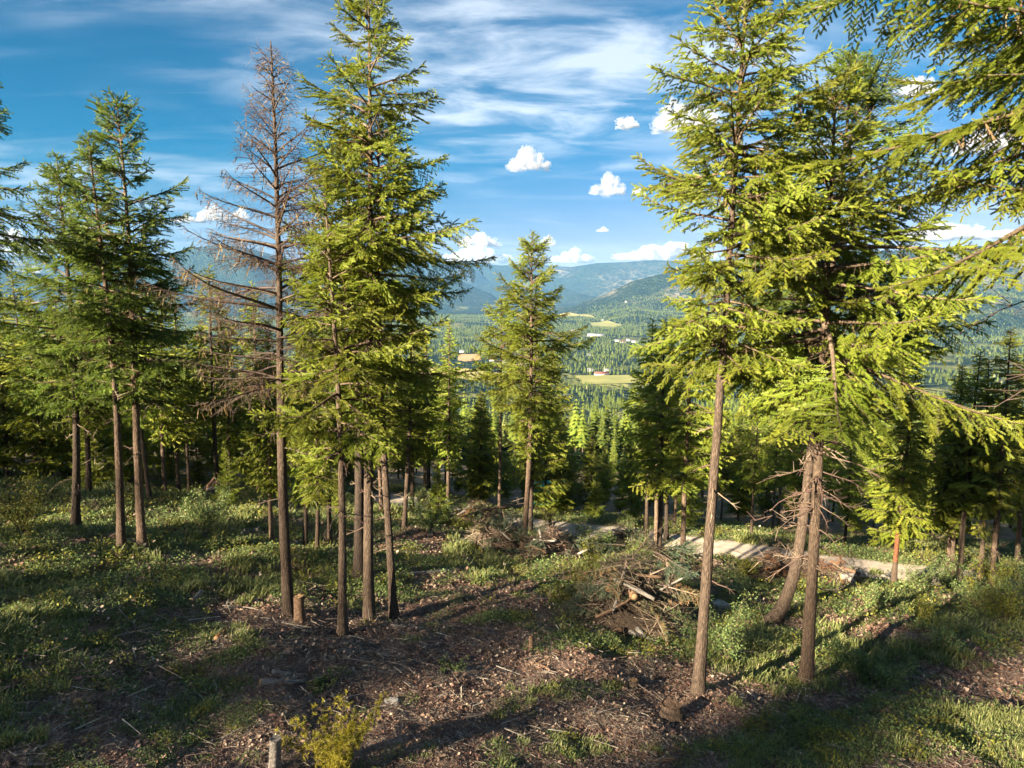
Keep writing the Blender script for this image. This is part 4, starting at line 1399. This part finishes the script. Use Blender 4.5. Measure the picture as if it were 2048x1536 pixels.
# ------------------------------------------------------------------ shrubs
def shrub(name, label, base, h_px, w_px, nl, seed, leaf=LEAF, size=0.055, stems=9, cat='shrub', group=None, bare=0.25, stemmat=TWIG):
    rng = np.random.default_rng(seed)
    p = gp(*base)
    depth = p.y * math.cos(PITCH) - p.z * math.sin(PITCH)
    h = h_px * depth / F_PX; R = w_px * depth / F_PX / 2
    root = empty(name, p)
    gs = Geo(); ends = []
    for s in range(stems):
        a = rng.uniform(0, 6.28); rr = R * rng.uniform(.35, .95)
        t = np.linspace(0, 1, 5)
        path = np.stack([math.cos(a) * rr * t ** 1.3, math.sin(a) * rr * t ** 1.3, h * rng.uniform(.65, 1.0) * t ** .85], 1) + np.cumsum(rng.normal(size=(5, 3)) * .02 * h, 0)
        path[0] *= 0.1; path[0, 2] = -0.05
        gs.add(*tube(path, np.linspace(.016, .005, 5) * (0.6 + h * .4), 4), 0, .5)
        for m in range(7):
            tt = rng.uniform(.3, 1)
            b = np.array([np.interp(tt, t, path[:, c_]) for c_ in range(3)])
            e = b + nrm(rng.normal(size=3) + np.array([math.cos(a), math.sin(a), .5])) * h * rng.uniform(.12, .32)
            e[2] = max(e[2], 0.05)
            ends.append((b, e))
    B = np.array([e[0] for e in ends]); E = np.array([e[1] for e in ends])
    gs.add(*sticks(B, E, .005, .002), 0, .5)
    obj('stems', gs.mesh('stems', [stemmat]), root)
    kk = rng.integers(0, len(E), nl)
    t = rng.uniform(.2, 1.1, nl)
    P = B[kk] + (E[kk] - B[kk]) * t[:, None] + rng.normal(size=(nl, 3)) * .07 * h
    P[:, 2] = np.maximum(P[:, 2], 0.02 + bare * 0)
    V, T, A = leaves(P, size, rng, .7)
    g = Geo(); g.add(V, T, 0, A)
    obj('foliage', g.mesh('foliage', [leaf]), root)
    tag(root, label, cat, group)
    return root


SH = [
    ('yellow green bush in sunlight at the left edge', (50, 1082), 115, 95, 2800, LEAF_YEL, .06), ('round dark bush behind the left pair of firs', (412, 1052), 70, 110, 2600, LEAF, .07),
    ('low bush left of the round dark bush', (100, 1000), 40, 90, 900, LEAF, .07), ('bush beside the grey brush heap', (490, 1000), 45, 60, 900, LEAF, .08),
    ('light green shrub right of the central fir foot', (1100, 1068), 55, 60, 1300, LEAF_YEL, .06), ('small shrub between the brush piles', (1165, 1090), 45, 50, 800, LEAF, .07),
    ('yellowish shrub left of the big slash pile', (1165, 1185), 75, 70, 1500, LEAF_YEL, .05), ('taller shrub above the big slash pile', (1185, 1140), 60, 60, 1000, LEAF_YEL, .05),
    ('shrub in front of the dirt road bend', (1275, 1105), 60, 36, 500, LEAF, .06), ('spreading bright shrub at the foot of the tall leaning fir', (1455, 1330), 110, 210, 3600, LEAF, .05),
    ('low mound of dark leaves right of the bristling fir', (1745, 1370), 75, 190, 3600, LEAF, .05), ('shrub with dark leaves near the right trail', (1880, 1310), 45, 110, 1500, LEAF, .05),
    ('sunlit yellow shrub under the right trunks', (1845, 1250), 60, 60, 900, LEAF_YEL, .05), ('sunlit shrub at the right edge', (2010, 1250), 80, 130, 2400, LEAF_YEL, .05),
    ('leafy bush below the right edge trunks', (1950, 1225), 55, 90, 1500, LEAF, .055), ('green bush beyond the trail on the right', (1740, 1215), 40, 80, 900, LEAF, .06),
    ('shrub behind the clump, catching light', (870, 1040), 45, 90, 1500, LEAF_YEL, .07), ('dark shrub behind the clump', (860, 1065), 50, 110, 1800, LEAF, .07),
    ('small leafy bush left of the curved fir', (1500, 1160), 40, 60, 800, LEAF_YEL, .06), ('pale green weeds before the big slash pile', (1120, 1210), 40, 80, 900, LEAF_YEL, .05),
    ('bush behind the dirt road near the teal cloth', (1130, 1020), 50, 70, 900, LEAF, .09), ('low bright bush right of the dirt road', (1830, 1180), 45, 60, 900, LEAF, .06),
    ('leafy bush hiding the road end on the right', (1905, 1192), 52, 80, 1400, LEAF, .06), ('yellow leaved bush between the right trunks', (1950, 1200), 48, 70, 1200, LEAF_YEL, .06),
    ('green thicket at the right edge below the trunks', (2025, 1205), 60, 100, 1800, LEAF, .06), ('thin leafy bush right of the peeled trunk', (1845, 1180), 36, 60, 900, LEAF, .06),
    ('tall leafy bush by the thin right trunks', (1890, 1178), 72, 70, 1500, LEAF, .06), ('tall yellow bush under the right edge trunks', (1985, 1188), 78, 90, 1900, LEAF_YEL, .06),
    ('tall dark bush at the right edge by the road', (2045, 1182), 76, 90, 1800, LEAF, .06), ('bush at the back between clump and central firs', (905, 1050), 48, 80, 1300, LEAF, .08),
    ('small bush left of the farthest slash pile', (935, 1065), 36, 60, 800, LEAF_YEL, .07), ('bush behind the slim clump trunks', (835, 1030), 50, 70, 1200, LEAF, .08),
    ('low leafy mat in the middle of the bare soil', (650, 1385), 22, 110, 1300, LEAF, .035), ('small leafy mat right of the stone', (905, 1340), 18, 90, 800, LEAF, .035),
]
for q, (lb, b, h, wd, nl, lm, sz) in enumerate(SH):
    shrub('shrub', lb, b, h, wd, nl, 400 + q, lm, sz, stems=10 if h > 30 else 14)


rgs = np.random.default_rng(77)
for q in range(9):
    t_ = rgs.uniform(0.12, 0.85); k_ = int(t_ * (len(rp) - 1))
    n_ = nm[k_] if nm[k_][1] < 0 else -nm[k_]
    c_ = rp[k_] + n_ * rgs.uniform(1.6, 2.9)
    d_ = np.array([c_[0], c_[1], float(G(c_[0], c_[1]))])
    dep = d_[1] * math.cos(PITCH) - d_[2] * math.sin(PITCH)
    px_ = 1024 + F_PX * d_[0] / dep; py_ = 768 - F_PX * (d_[2] * math.cos(PITCH) + d_[1] * math.sin(PITCH)) / dep
    shrub('shrub', 'low leafy shrub on the near edge of the dirt road', (px_, py_), rgs.uniform(22, 42), rgs.uniform(30, 60), 700, 700 + q, (LEAF, LEAF_YEL)[q % 3 == 0], .065, group='low shrubs along the dirt road')


def larch_sapling(base, h, seed):
    """small larch: upright shoots with tufts of soft yellow needles"""
    rng = np.random.default_rng(seed)
    p = gp(*base)
    root = empty('larch_sapling', p)
    gs = Geo(); P = []; D = []
    for s in range(16):
        a = rng.uniform(0, 6.28); rr = rng.uniform(.15, .75); hh = h * rng.uniform(.55, 1.05)
        t = np.linspace(0, 1, 7)
        path = np.stack([math.cos(a) * rr * t ** 1.2, math.sin(a) * rr * t ** 1.2, hh * t ** .9], 1) + np.cumsum(rng.normal(size=(7, 3)) * .018, 0)
        gs.add(*tube(path, np.linspace(.014, .004, 7), 4), 0, .5)
        m = 60
        tt = rng.uniform(.15, 1, m)
        pp = np.stack([np.interp(tt, t, path[:, c_]) for c_ in range(3)], 1)
        e = pp + nrm(rng.normal(size=(m, 3)) + np.array([0, 0, .3])) * rng.uniform(.02, .14, m)[:, None]
        gs.add(*sticks(pp, e, .004, .002), 0, .5)
        P.append(e)
    P = np.concatenate(P); n = len(P); kn = 18
    d = nrm(rng.normal(size=(n, kn, 3)) + np.array([0, 0, .5]))
    s = nrm(np.cross(d, rng.normal(size=(n, kn, 3)))) * .0045
    L = rng.uniform(.035, .075, (n, kn, 1))
    V = np.stack([P[:, None] - s, P[:, None] + s, P[:, None] + d * L], 2).reshape(-1, 3)
    g = Geo(); g.add(V, np.arange(len(V)).reshape(-1, 3), 0, np.repeat(np.clip(.5 + rng.normal(size=n) * .2, 0, 1), kn * 3))
    obj('stems', gs.mesh('stems', [TWIG]), root)
    obj('needles', g.mesh('needles', [LARCH]), root)
    return root


tag(larch_sapling((675, 1560), 1.05, 1), 'yellow larch sapling at the bottom edge', 'sapling')

# ------------------------------------------------------------------ slash piles
def log_mesh(L, r, seed, m, cut=CUTWOOD, bend=0.03, k=10):
    rng = np.random.default_rng(seed)
    t = np.linspace(-.5, .5, 9)
    path = np.stack([t * L, bend * L * np.sin(t * 3 + seed), bend * .6 * L * np.cos(t * 4 + seed)], 1)
    path -= path.mean(0)
    V, T = tube(path, r * np.linspace(1.1, .8, 9) * (1 + .06 * rng.normal(size=9)), k, seed, .08, True)
    mi = np.zeros(len(T), np.int32); mi[-2 * k:] = 1
    return mesh_np('log', V, T, [m, cut], mi, smooth=False)


def slash_pile(label, base, w_px, h_px, seed, n_st, n_bough, n_log, needle=NEEDLE_DULL, stick=PILETWIG, group='slash piles', log_m=LOGGREY):
    rng = np.random.default_rng(seed)
    p = gp(*base)
    depth = p.y * math.cos(PITCH) - p.z * math.sin(PITCH)
    R = w_px * depth / F_PX / 2; Hh = h_px * depth / F_PX * 0.9
    p = p + Vector((0, R * 0.6, 0)); p.z = float(G(p.x, p.y))
    root = empty('slash_pile', p)

    def dome(n, f=1.0):
        a = rng.uniform(0, 6.28, n); q = np.sqrt(rng.random(n))
        x_ = np.cos(a) * q * R * f; y_ = np.sin(a) * q * R * .8 * f
        z_ = Hh * f * np.clip(1 - q ** 2.2, 0, 1) * (.45 + 1.0 * vnoise(np.cos(a) * 2 + seed, np.sin(a) * 2 + q, seed))
        return np.stack([x_, y_, z_ + G(p.x + x_, p.y + y_) - p.z], 1)
    # soil and rotten debris core
    nr, na = 9, 22
    V = []
    for i_ in range(nr):
        q = i_ / (nr - 1)
        for j_ in range(na):
            a = j_ / na * 6.283
            x_ = math.cos(a) * q * R * .92; y_ = math.sin(a) * q * R * .72
            z_ = Hh * .72 * (1 - q ** 1.8) * (.7 + .6 * float(vnoise(np.array(math.cos(a) * 2 * q + seed), np.array(math.sin(a) * 2 * q), seed))) + float(G(p.x + x_, p.y + y_)) - p.z - .05
            V.append((x_, y_, z_))
    V = np.array(V)
    i_ = np.arange(nr - 1)[:, None] * na; j_ = np.arange(na)[None, :]; j2 = (j_ + 1) % na
    F = np.stack([i_ + j_, i_ + na + j_, i_ + na + j2, i_ + j2], -1).reshape(-1, 4)
    obj('debris_mound', mesh_np('debris_mound', V, F, [BARK_DARK], smooth=True), root)
    # sticks
    P = dome(n_st) + np.array([0, 0, .03])
    d = nrm(rng.normal(size=(n_st, 3)) * np.array([1, 1, .3]) + P * np.array([1, 1, 0]) / R * .35)
    L = (.2 + 1.5 * rng.random(n_st) ** 2) * (0.5 + 0.35 * R)
    g = Geo(); g.add(*sticks(P - d * L[:, None] * .5, P + d * L[:, None] * .5 + rng.normal(size=(n_st, 3)) * .08, (.004 + .022 * rng.random(n_st) ** 2.5)), 0, np.repeat(rng.random(n_st), 6))
    m = n_st * 2
    P2 = dome(m, 1.03); d2 = nrm(rng.normal(size=(m, 3)) * np.array([1, 1, .7]))
    g.add(*sticks(P2, P2 + d2 * rng.uniform(.1, .4, m)[:, None], .004, .0015), 0, np.repeat(rng.random(m), 6))
    tw = obj('twigs', g.mesh('twigs', [stick]), root); tw['kind'] = 'stuff'
    # cut boughs with needles
    g = Geo()
    pts = dome(n_bough, 1.0)
    for q in range(n_bough):
        kk = int(rng.integers(1, 4)); tp = TPL[0, kk][rng.integers(0, 5)]
        outw = math.atan2(pts[q, 1], pts[q, 0]) + rng.normal() * .9
        M = Matrix.Rotation(outw, 3, 'Z') @ Matrix.Rotation(math.radians(rng.uniform(-5, 50)), 3, 'Y') @ Matrix.Rotation(rng.normal() * .8, 3, 'X') @ Matrix.Scale(rng.uniform(.6, .95), 3)
        g.add_geo(tp, np.array(M), pts[q] * np.array([.8, .8, 1.0]) + np.array([0, 0, .05]), rng.normal() * .2 - .15)
    bo = obj('boughs', g.mesh('boughs', [needle, DEADTWIG, LICHEN]), root); bo['kind'] = 'stuff'
    lp = dome(n_log, .85)
    for q in range(n_log):
        L_ = rng.uniform(.5, 1.3) * (.6 + .35 * R)
        o = obj('log', log_mesh(L_, .03 + .06 * rng.random() ** 1.5, seed * 10 + q, (log_m, LOGBROWN)[q % 2]), root, lp[q] + np.array([0, -.15 * R, .12]))
        o.rotation_euler = (0, rng.normal() * .45, rng.uniform(0, 6.28))
    tag(root, label, 'slash pile', group)
    return root


slash_pile('big slash pile of logs and dull green boughs beside the tall leaning fir', (1285, 1290), 230, 165, 1, 560, 64, 16)
slash_pile('slash pile of grey green boughs left of the central fir', (995, 1108), 120, 75, 2, 300, 44, 6)
slash_pile('dark slash pile just right of the central fir foot', (1110, 1122), 120, 55, 3, 300, 30, 5)
slash_pile('far slash pile of brown brush left of the central fir', (948, 1052), 80, 40, 4, 200, 14, 3, NEEDLE_RUST)
slash_pile('small dark brush heap in front of the road', (1240, 1092), 70, 34, 5, 180, 8, 2)
slash_pile('rust coloured slash pile in sunlight behind the curved fir', (1600, 1165), 190, 62, 6, 360, 20, 9, NEEDLE_RUST, log_m=LOGBROWN)
slash_pile('grey brush heap at the back of the clearing on the left', (432, 1000), 80, 36, 7, 240, 6, 6)
slash_pile('low rusty brush heap right of the curved fir', (1700, 1175), 60, 30, 8, 160, 12, 3, NEEDLE_RUST)

# ------------------------------------------------------------------ fallen logs, branches, stumps, stones
def lay(name, label, a_px, b_px, r, m, seed, cat, cut=CUTWOOD, bend=.02, lift=0.0, group=None, twigs=0):
    A, B = gp(*a_px), gp(*b_px)
    v = B - A; L = v.length
    root = obj(name, log_mesh(L, r, seed, m, cut, bend), None, (A + B) / 2 + Vector((0, 0, r * .75 + lift)))
    root.rotation_mode = 'QUATERNION'
    root.rotation_quaternion = Vector((1, 0, 0)).rotation_difference(v)
    tag(root, label, cat, group)
    if twigs:
        rng = np.random.default_rng(seed)
        P = np.column_stack([rng.uniform(-.4, .5, twigs) * L, np.zeros(twigs), np.zeros(twigs)])
        Q = P + nrm(rng.normal(size=(twigs, 3)) + np.array([1.2, 0, .3])) * rng.uniform(.15, .5, twigs)[:, None]
        g = Geo(); g.add(*sticks(P, Q, r * .4), 0, .8)
        obj('side_twigs', g.mesh('side_twigs', [m]), root)
    return root


LAY = [
    ('long grey log lying behind the clump trunks', (752, 1195), (835, 1198), .06, LOGGREY), ('grey fallen log right of the clump', (800, 1150), (905, 1146), .07, LOGGREY),
    ('curved pale branch on the ground at the left edge', (-5, 1318), (120, 1320), .035, LOGGREY), ('leaning grey pole at the foot of the tallest fir', (725, 1272), (770, 1234), .03, LOGGREY),
    ('dark half buried log before the low bright fir', (668, 1308), (725, 1302), .05, LOGGREY), ('rotten brown log in the left foreground', (155, 1412), (225, 1390), .06, LOGBROWN),
    ('grey split log piece in the middle foreground', (520, 1372), (610, 1366), .06, LOGGREY), ('pale broken root piece among grey splinters', (543, 1352), (583, 1356), .07, LOGGREY),
    ('fallen branch on the shaded soil, far left', (95, 1108), (140, 1105), .05, LOGGREY), ('brown log behind the left pair of firs', (295, 1072), (350, 1082), .06, LOGBROWN),
    ('thin branch in the open soil, left of the low fir', (500, 1230), (560, 1200), .03, LOGBROWN), ('pale branch on the right trail', (1905, 1398), (2020, 1408), .03, LOGGREY),
    ('barked log piece in the centre right foreground', (1155, 1375), (1185, 1388), .05, LOGBROWN), ('dark branch along the bottom edge', (1250, 1523), (1350, 1522), .035, LOGBROWN),
    ('dead branch beside the right bottom corner', (1930, 1493), (2010, 1515), .025, LOGBROWN), ('grey branch left of the big slash pile', (1105, 1385), (1128, 1382), .025, LOGGREY),
    ('grey branch beside the far left brush', (440, 1222), (500, 1216), .04, LOGGREY), ('orange rotten log on the torn soil', (430, 1285), (490, 1240), .06, ROTWOOD),
    ('broken brown log on the torn soil', (330, 1285), (370, 1265), .07, LOGBROWN), ('short split slab by the torn soil', (385, 1210), (402, 1190), .09, LOGGREY),
    ('pale stick right of the stone', (860, 1395), (905, 1388), .02, LOGGREY), ('brown branch in front of the big slash pile', (1060, 1320), (1100, 1345), .03, LOGBROWN),
    ('low log in the grass behind the clump', (900, 1156), (980, 1150), .04, LOGGREY),
]
for q, (lb, A, B, r, m) in enumerate(LAY):
    lay('fallen_log' if r > .045 else 'fallen_branch', lb, A, B, r, m, 500 + q, 'log' if r > .045 else 'branch', bend=.025 if r > .04 else .05, twigs=0 if r > .045 else 4)


def stump(label, base, r, h, seed, m=BARK, topm=CUTWOOD, tilt=0.0):
    rng = np.random.default_rng(seed)
    p = gp(*base)
    root = empty('stump', p, (tilt, tilt * .5, rng.uniform(0, 6)))
    z = np.array([-.2, 0, .08, .2, h * .6, h])
    rad = r * np.array([1.7, 1.45, 1.2, 1.08, 1.0, .98])
    V, T = tube(np.column_stack([0 * z, 0 * z, z]), rad, 16, seed, .10)
    obj('bark', mesh_np('bark', V, T, [m], smooth=True), root)
    a = np.linspace(0, 6.283, 16, endpoint=False)
    rr = [0, .5, .93]
    TV = [(0, 0, h * .97)] + [(math.cos(q) * r * f * .98, math.sin(q) * r * f * .98, h * (.965 + .05 * rng.random())) for f in rr[1:] for q in a]
    TT = [[0, 1 + k, 1 + (k + 1) % 16] for k in range(16)]
    for k in range(16):
        TT += [[1 + k, 17 + k, 17 + (k + 1) % 16], [1 + k, 17 + (k + 1) % 16, 1 + (k + 1) % 16]]
    obj('cut_face', mesh_np('cut_face', TV, np.array(TT), [topm]), root)
    tag(root, label, 'stump')


stump('narrow brown stump at the foot of the dead tree', (600, 1246), .12, .68, 1, LOGBROWN, CUTWOOD)
stump('low brown stump left of the tall leaning fir foot', (1342, 1440), .17, .3, 2, BARK, LOGBROWN, .03)
stump('upright short log end near the bottom edge, left of the yellow sapling', (548, 1545), .075, .55, 3, LOGGREY, LOGGREY, .12)
stump('small broken stump on the bare soil before the big slash pile', (1062, 1300), .045, .34, 4, LOGBROWN, LOGBROWN)
stump('small stump among the weeds left of the leaning fir', (1267, 1378), .08, .2, 5, BARK_DARK, CUTWOOD)
stump('short stump at the foot of the left pair', (232, 1092), .14, .4, 6, BARK_DARK, LOGBROWN)


def stone(label, base, sx, sy, sz, seed):
    rng = np.random.default_rng(seed)
    import bmesh
    bm = bmesh.new(); bmesh.ops.create_icosphere(bm, subdivisions=3, radius=1)
    for vv in bm.verts:
        c_ = vv.co
        f = .8 + .45 * float(vnoise(np.array(c_.x * 1.3 + seed), np.array(c_.y * 1.3 + c_.z), seed))
        vv.co = Vector((max(-.8, min(.8, c_.x)) * sx * f, c_.y * sy * f, max(-.5, min(.62, c_.z)) * sz * f))
    me = bpy.data.meshes.new('stone'); bm.to_mesh(me); bm.free(); me.materials.append(STONE)
    o = obj('stone', me, None, gp(*base) + Vector((0, 0, sz * .15)))
    o.rotation_euler = (0, 0, rng.uniform(0, 6))
    tag(o, label, 'stone')


stone('pale flat stone on the bare soil in the middle', (783, 1407), .14, .11, .09, 1)
stone('small stone in the left foreground', (268, 1500), .08, .06, .06, 2)
stone('dark rounded stone behind the leaning fir', (1440, 1215), .3, .25, .25, 3)

# ------------------------------------------------------------------ teal cloth shelter behind the road
def shelter():
    p = Vector((2.5, 47.0, 0)); p.z = float(G(p.x, p.y))
    root = empty('shelter', p)
    V = np.array([(-1.3, -1, 1.9), (1.3, -1, 1.9), (1.3, 0, 2.6), (-1.3, 0, 2.6), (-1.3, 1, 1.9), (1.3, 1, 1.9), (-1.3, -1, 1.1), (1.3, -1, 1.1)])
    T = np.array([[0, 1, 2, 3], [3, 2, 5, 4], [6, 7, 1, 0]])
    obj('tarp', mesh_np('tarp', V, T, [TEAL]), root)
    for sx in (-1.25, 1.25):
        for sy in (-.95, .95):
            obj('post', mesh_np('post', *tube(np.array([[sx, sy, -.3], [sx, sy, 1.88]]), np.array([.04, .04]), 6), [LOGGREY]), root)
    tag(root, 'teal tarp shelter glimpsed behind the central fir trunk', 'shelter')


shelter()

# ------------------------------------------------------------------ buildings in the valley
def house(label, px, py, w, dp, h, roof, seed, roofm, wallm=WHITEW, name='house', cat='house'):
    p = gp(px, py, True)
    root = empty(name, p, (0, 0, seed * .37 % .8 - .4))
    a, b = w / 2, dp / 2
    V = np.array([(-a, -b, -2), (a, -b, -2), (a, b, -2), (-a, b, -2), (-a, -b, h), (a, -b, h), (a, b, h), (-a, b, h)])
    F = np.array([[0, 1, 5, 4], [1, 2, 6, 5], [2, 3, 7, 6], [3, 0, 4, 7]])
    obj('wall', mesh_np('wall', V, F, [wallm]), root)
    e = .6
    V = np.array([(-a - e, -b - e, h), (a + e, -b - e, h), (a + e, 0, h + roof), (-a - e, 0, h + roof), (a + e, b + e, h), (-a - e, b + e, h)])
    F = np.array([[0, 1, 2, 3], [3, 2, 4, 5], [0, 3, 5, 5], [1, 4, 2, 2]])
    T = np.array([[0, 1, 2], [0, 2, 3], [3, 2, 4], [3, 4, 5], [0, 3, 5], [1, 4, 2]])
    obj('roof', mesh_np('roof', V, T, [roofm]), root)
    for q in range(max(2, int(w / 9))):
        xx = -a + (q + .5) * w / max(2, int(w / 9))
        V = np.array([(xx - 1, -b - .12, 1.2), (xx + 1, -b - .12, 1.2), (xx + 1, -b - .12, 2.9), (xx - 1, -b - .12, 2.9)])
        obj('window', mesh_np('window', V, np.array([[0, 1, 2, 3]]), [GREYROOF]), root)
    tag(root, label, cat)


HS = [
    ('long low pale building in the middle of the valley', 1192, 672, 75, 25, 9, 3, GREYROOF), ('barn with a red roof beside the pasture', 1203, 751, 36, 14, 5, 5, REDROOF),
    ('white farm house left of the red barn', 1181, 743, 16, 10, 5, 4, GREYROOF), ('grey shed behind the red barn', 1215, 742, 24, 10, 4, 3, GREYROOF),
    ('small pale house just left of the long low pale building', 1150, 663, 40, 14, 6, 4, GREYROOF), ('pale house in the row, leftmost', 1236, 683, 24, 12, 5, 4, GREYROOF),
    ('red roofed house in the row', 1246, 686, 22, 12, 5, 4, REDROOF), ('white house in the row near the right firs', 1258, 682, 22, 12, 5, 4, GREYROOF),
    ('pale house at the right end of the row', 1270, 685, 26, 12, 5, 4, GREYROOF), ('tiny white house high on the right hill', 1252, 605, 14, 12, 8, 5, GREYROOF),
    ('small house beside the light green meadow', 1206, 641, 22, 12, 5, 4, GREYROOF), ('red roofed house left of the central fir', 985, 722, 18, 11, 5, 4, REDROOF),
    ('white house left of the hay field', 925, 705, 18, 11, 5, 4, GREYROOF), ('small white house below the long low pale building', 1178, 712, 14, 10, 4, 4, GREYROOF),
]
for q, (lb, px, py, a_, b_, c_, d_, rm) in enumerate(HS):
    house(lb, px, py, a_, b_, c_, d_, q + 1, rm)

# ------------------------------------------------------------------ cumulus clouds
def cloud_mat(density, size):
    m, t = mat('cloud')
    tc = t.n('ShaderNodeTexCoord')
    nz = t.n('ShaderNodeTexNoise', i_Scale=4.2 / size, i_Detail=5.0, i_Roughness=0.6); t.l(tc.outputs['Object'], nz.inputs['Vector'])
    mr = t.n('ShaderNodeMapRange', interpolation_type='SMOOTHSTEP')
    mr.inputs[1].default_value = 0.37; mr.inputs[2].default_value = 0.70
    mr.inputs[3].default_value = 0.0; mr.inputs[4].default_value = density
    t.l(nz.outputs[0], mr.inputs[0])
    vp = t.n('ShaderNodeVolumePrincipled')
    vp.inputs['Color'].default_value = (0.72, 0.73, 0.77, 1)
    t.l(mr.outputs[0], vp.inputs['Density'])
    out = t.n('ShaderNodeOutputMaterial')
    t.l(vp.outputs[0], out.inputs['Volume'])
    return m


import bmesh
_bm = bmesh.new(); bmesh.ops.create_icosphere(_bm, subdivisions=6, radius=1)
_bm.verts.ensure_lookup_table()
ICO_V = np.array([v_.co[:] for v_ in _bm.verts]); ICO_T = np.array([[q.index for q in f.verts] for f in _bm.faces]); _bm.free()


def n3(p, s, seed):
    x_, y_, z_ = p[:, 0] * s, p[:, 1] * s, p[:, 2] * s
    return (vnoise(x_ + 5.2, y_ + z_ * 0.7, seed) + vnoise(y_ - 3.1, z_ + x_ * .6, seed + 1) + vnoise(z_ + 1.7, x_ - y_ * .5, seed + 2)) / 3


def cumulus(label, px, py, w_px, h_px, dist, seed, flat=.35):
    rng = np.random.default_rng(seed)
    d = ray(px, py); d = d / np.linalg.norm(d)
    c = d * dist
    W_, H_ = w_px / F_PX * dist * .5, h_px / F_PX * dist
    nl = 26
    L = np.column_stack([rng.uniform(-.8, .8, nl), rng.uniform(-.5, .5, nl), np.zeros(nl)])
    L[:, 2] = rng.uniform(0, .55, nl) * (1 - np.abs(L[:, 0]) ** 1.4)
    rad = rng.uniform(.16, .40, nl) * (1 - .45 * np.abs(L[:, 0]))
    D = nrm(ICO_V)
    rmax = np.full(len(D), .12)
    for q in range(nl):
        b = D @ L[q]; disc = b * b - (L[q] @ L[q] - rad[q] ** 2)
        hit = np.where(disc > 0, b + np.sqrt(np.maximum(disc, 0)), 0)
        rmax = np.maximum(rmax, hit)
    P = D * rmax[:, None]
    nz = (n3(P, 5, seed) - .5) * .34 + (n3(P, 11, seed + 3) - .5) * .26 + (n3(P, 24, seed + 6) - .5) * .15 + (n3(P, 50, seed + 8) - .5) * .07
    P = P + D * nz[:, None]
    P[:, 2] = np.where(P[:, 2] < 0, P[:, 2] * flat, P[:, 2])
    V = P * np.array([W_, W_ * .8, H_ / .8])
    o = obj('cloud', mesh_np('cloud', V, ICO_T, [cloud_mat(4.5 / H_, W_)], smooth=True), None, c)
    o.rotation_euler = (0, 0, -px_az(px))
    tag(o, label, 'cloud')


for a in [
    ('puffy cumulus cloud touching the tall leaning fir', 1365, 258, 135, 54, 9000, 1), ('round cloud left of the cloud at the tall leaning fir', 1253, 255, 54, 22, 9000, 2),
    ('small cumulus cloud in the middle of the open sky', 1058, 338, 90, 46, 10000, 3), ('bright little cumulus low in the open sky', 1213, 388, 78, 42, 10000, 4),
    ('tiny cloud right of the bright little cumulus', 1277, 388, 26, 16, 10000, 5), ('cloud bank on the ridge left of the central fir', 955, 525, 130, 36, 24000, 6),
    ('cloud above the ridge right of the central fir', 1148, 524, 90, 28, 24000, 7), ('long low cloud on the ridge by the right firs', 1330, 518, 190, 32, 24000, 8),
    ('small cloud beside the central fir top', 1095, 490, 34, 24, 24000, 9), ('cumulus beside the dead tree', 425, 440, 66, 30, 14000, 10), ('small cloud just right of the dead tree, low in the sky', 480, 438, 40, 20, 14000, 11),
    ('flat grey cloudlet left of the dead tree', 378, 444, 60, 12, 14000, 12), ('low cloud at the far left horizon', 30, 506, 100, 36, 24000, 13), ('cloud showing through the right edge boughs', 1830, 190, 80, 32, 9000, 14),
    ('large cloud behind the right edge boughs', 1985, 300, 120, 44, 9500, 15), ('low cloud on the right horizon behind the firs', 1900, 478, 180, 30, 24000, 16), ('grey flat cloudlet high over the central ridge', 960, 492, 90, 26, 26000, 17),
    ('tiny cloud in the sky over the right ridge', 1205, 463, 26, 10, 20000, 18),
]:
    cumulus(*a)

# ------------------------------------------------------------------ haze
def haze():
    x0, x1, y0, y1 = -15900, 15900, -15900, 15900
    zs = np.concatenate([np.array([v_.co.z for v_ in bpy.data.objects[n_].data.vertices]) for n_ in ('hillside', 'mountains')])
    z0 = float(zs.min()) - 1.0; z1 = float(zs.max()) + 8.0
    V = np.array([(x0, y0, z0), (x1, y0, z0), (x1, y1, z0), (x0, y1, z0), (x0, y0, z1), (x1, y0, z1), (x1, y1, z1), (x0, y1, z1)])
    F = np.array([[0, 3, 2, 1], [4, 5, 6, 7], [0, 1, 5, 4], [1, 2, 6, 5], [2, 3, 7, 6], [3, 0, 4, 7]])
    m, t = mat('haze')
    vp = t.n('ShaderNodeVolumePrincipled')
    vp.inputs['Color'].default_value = (0.24, 0.54, 1.0, 1)
    vp.inputs['Density'].default_value = 0.000034
    vp.inputs['Anisotropy'].default_value = 0.0
    out = t.n('ShaderNodeOutputMaterial')
    t.l(vp.outputs[0], out.inputs['Volume'])
    o = obj('haze', mesh_np('haze', V, F, [m]))
    tag(o, 'thin blue air haze over the valley', 'haze', kind='stuff')


haze()
print('tris', sum(len(m.polygons) for m in bpy.data.meshes), 'objects', len(bpy.data.objects))
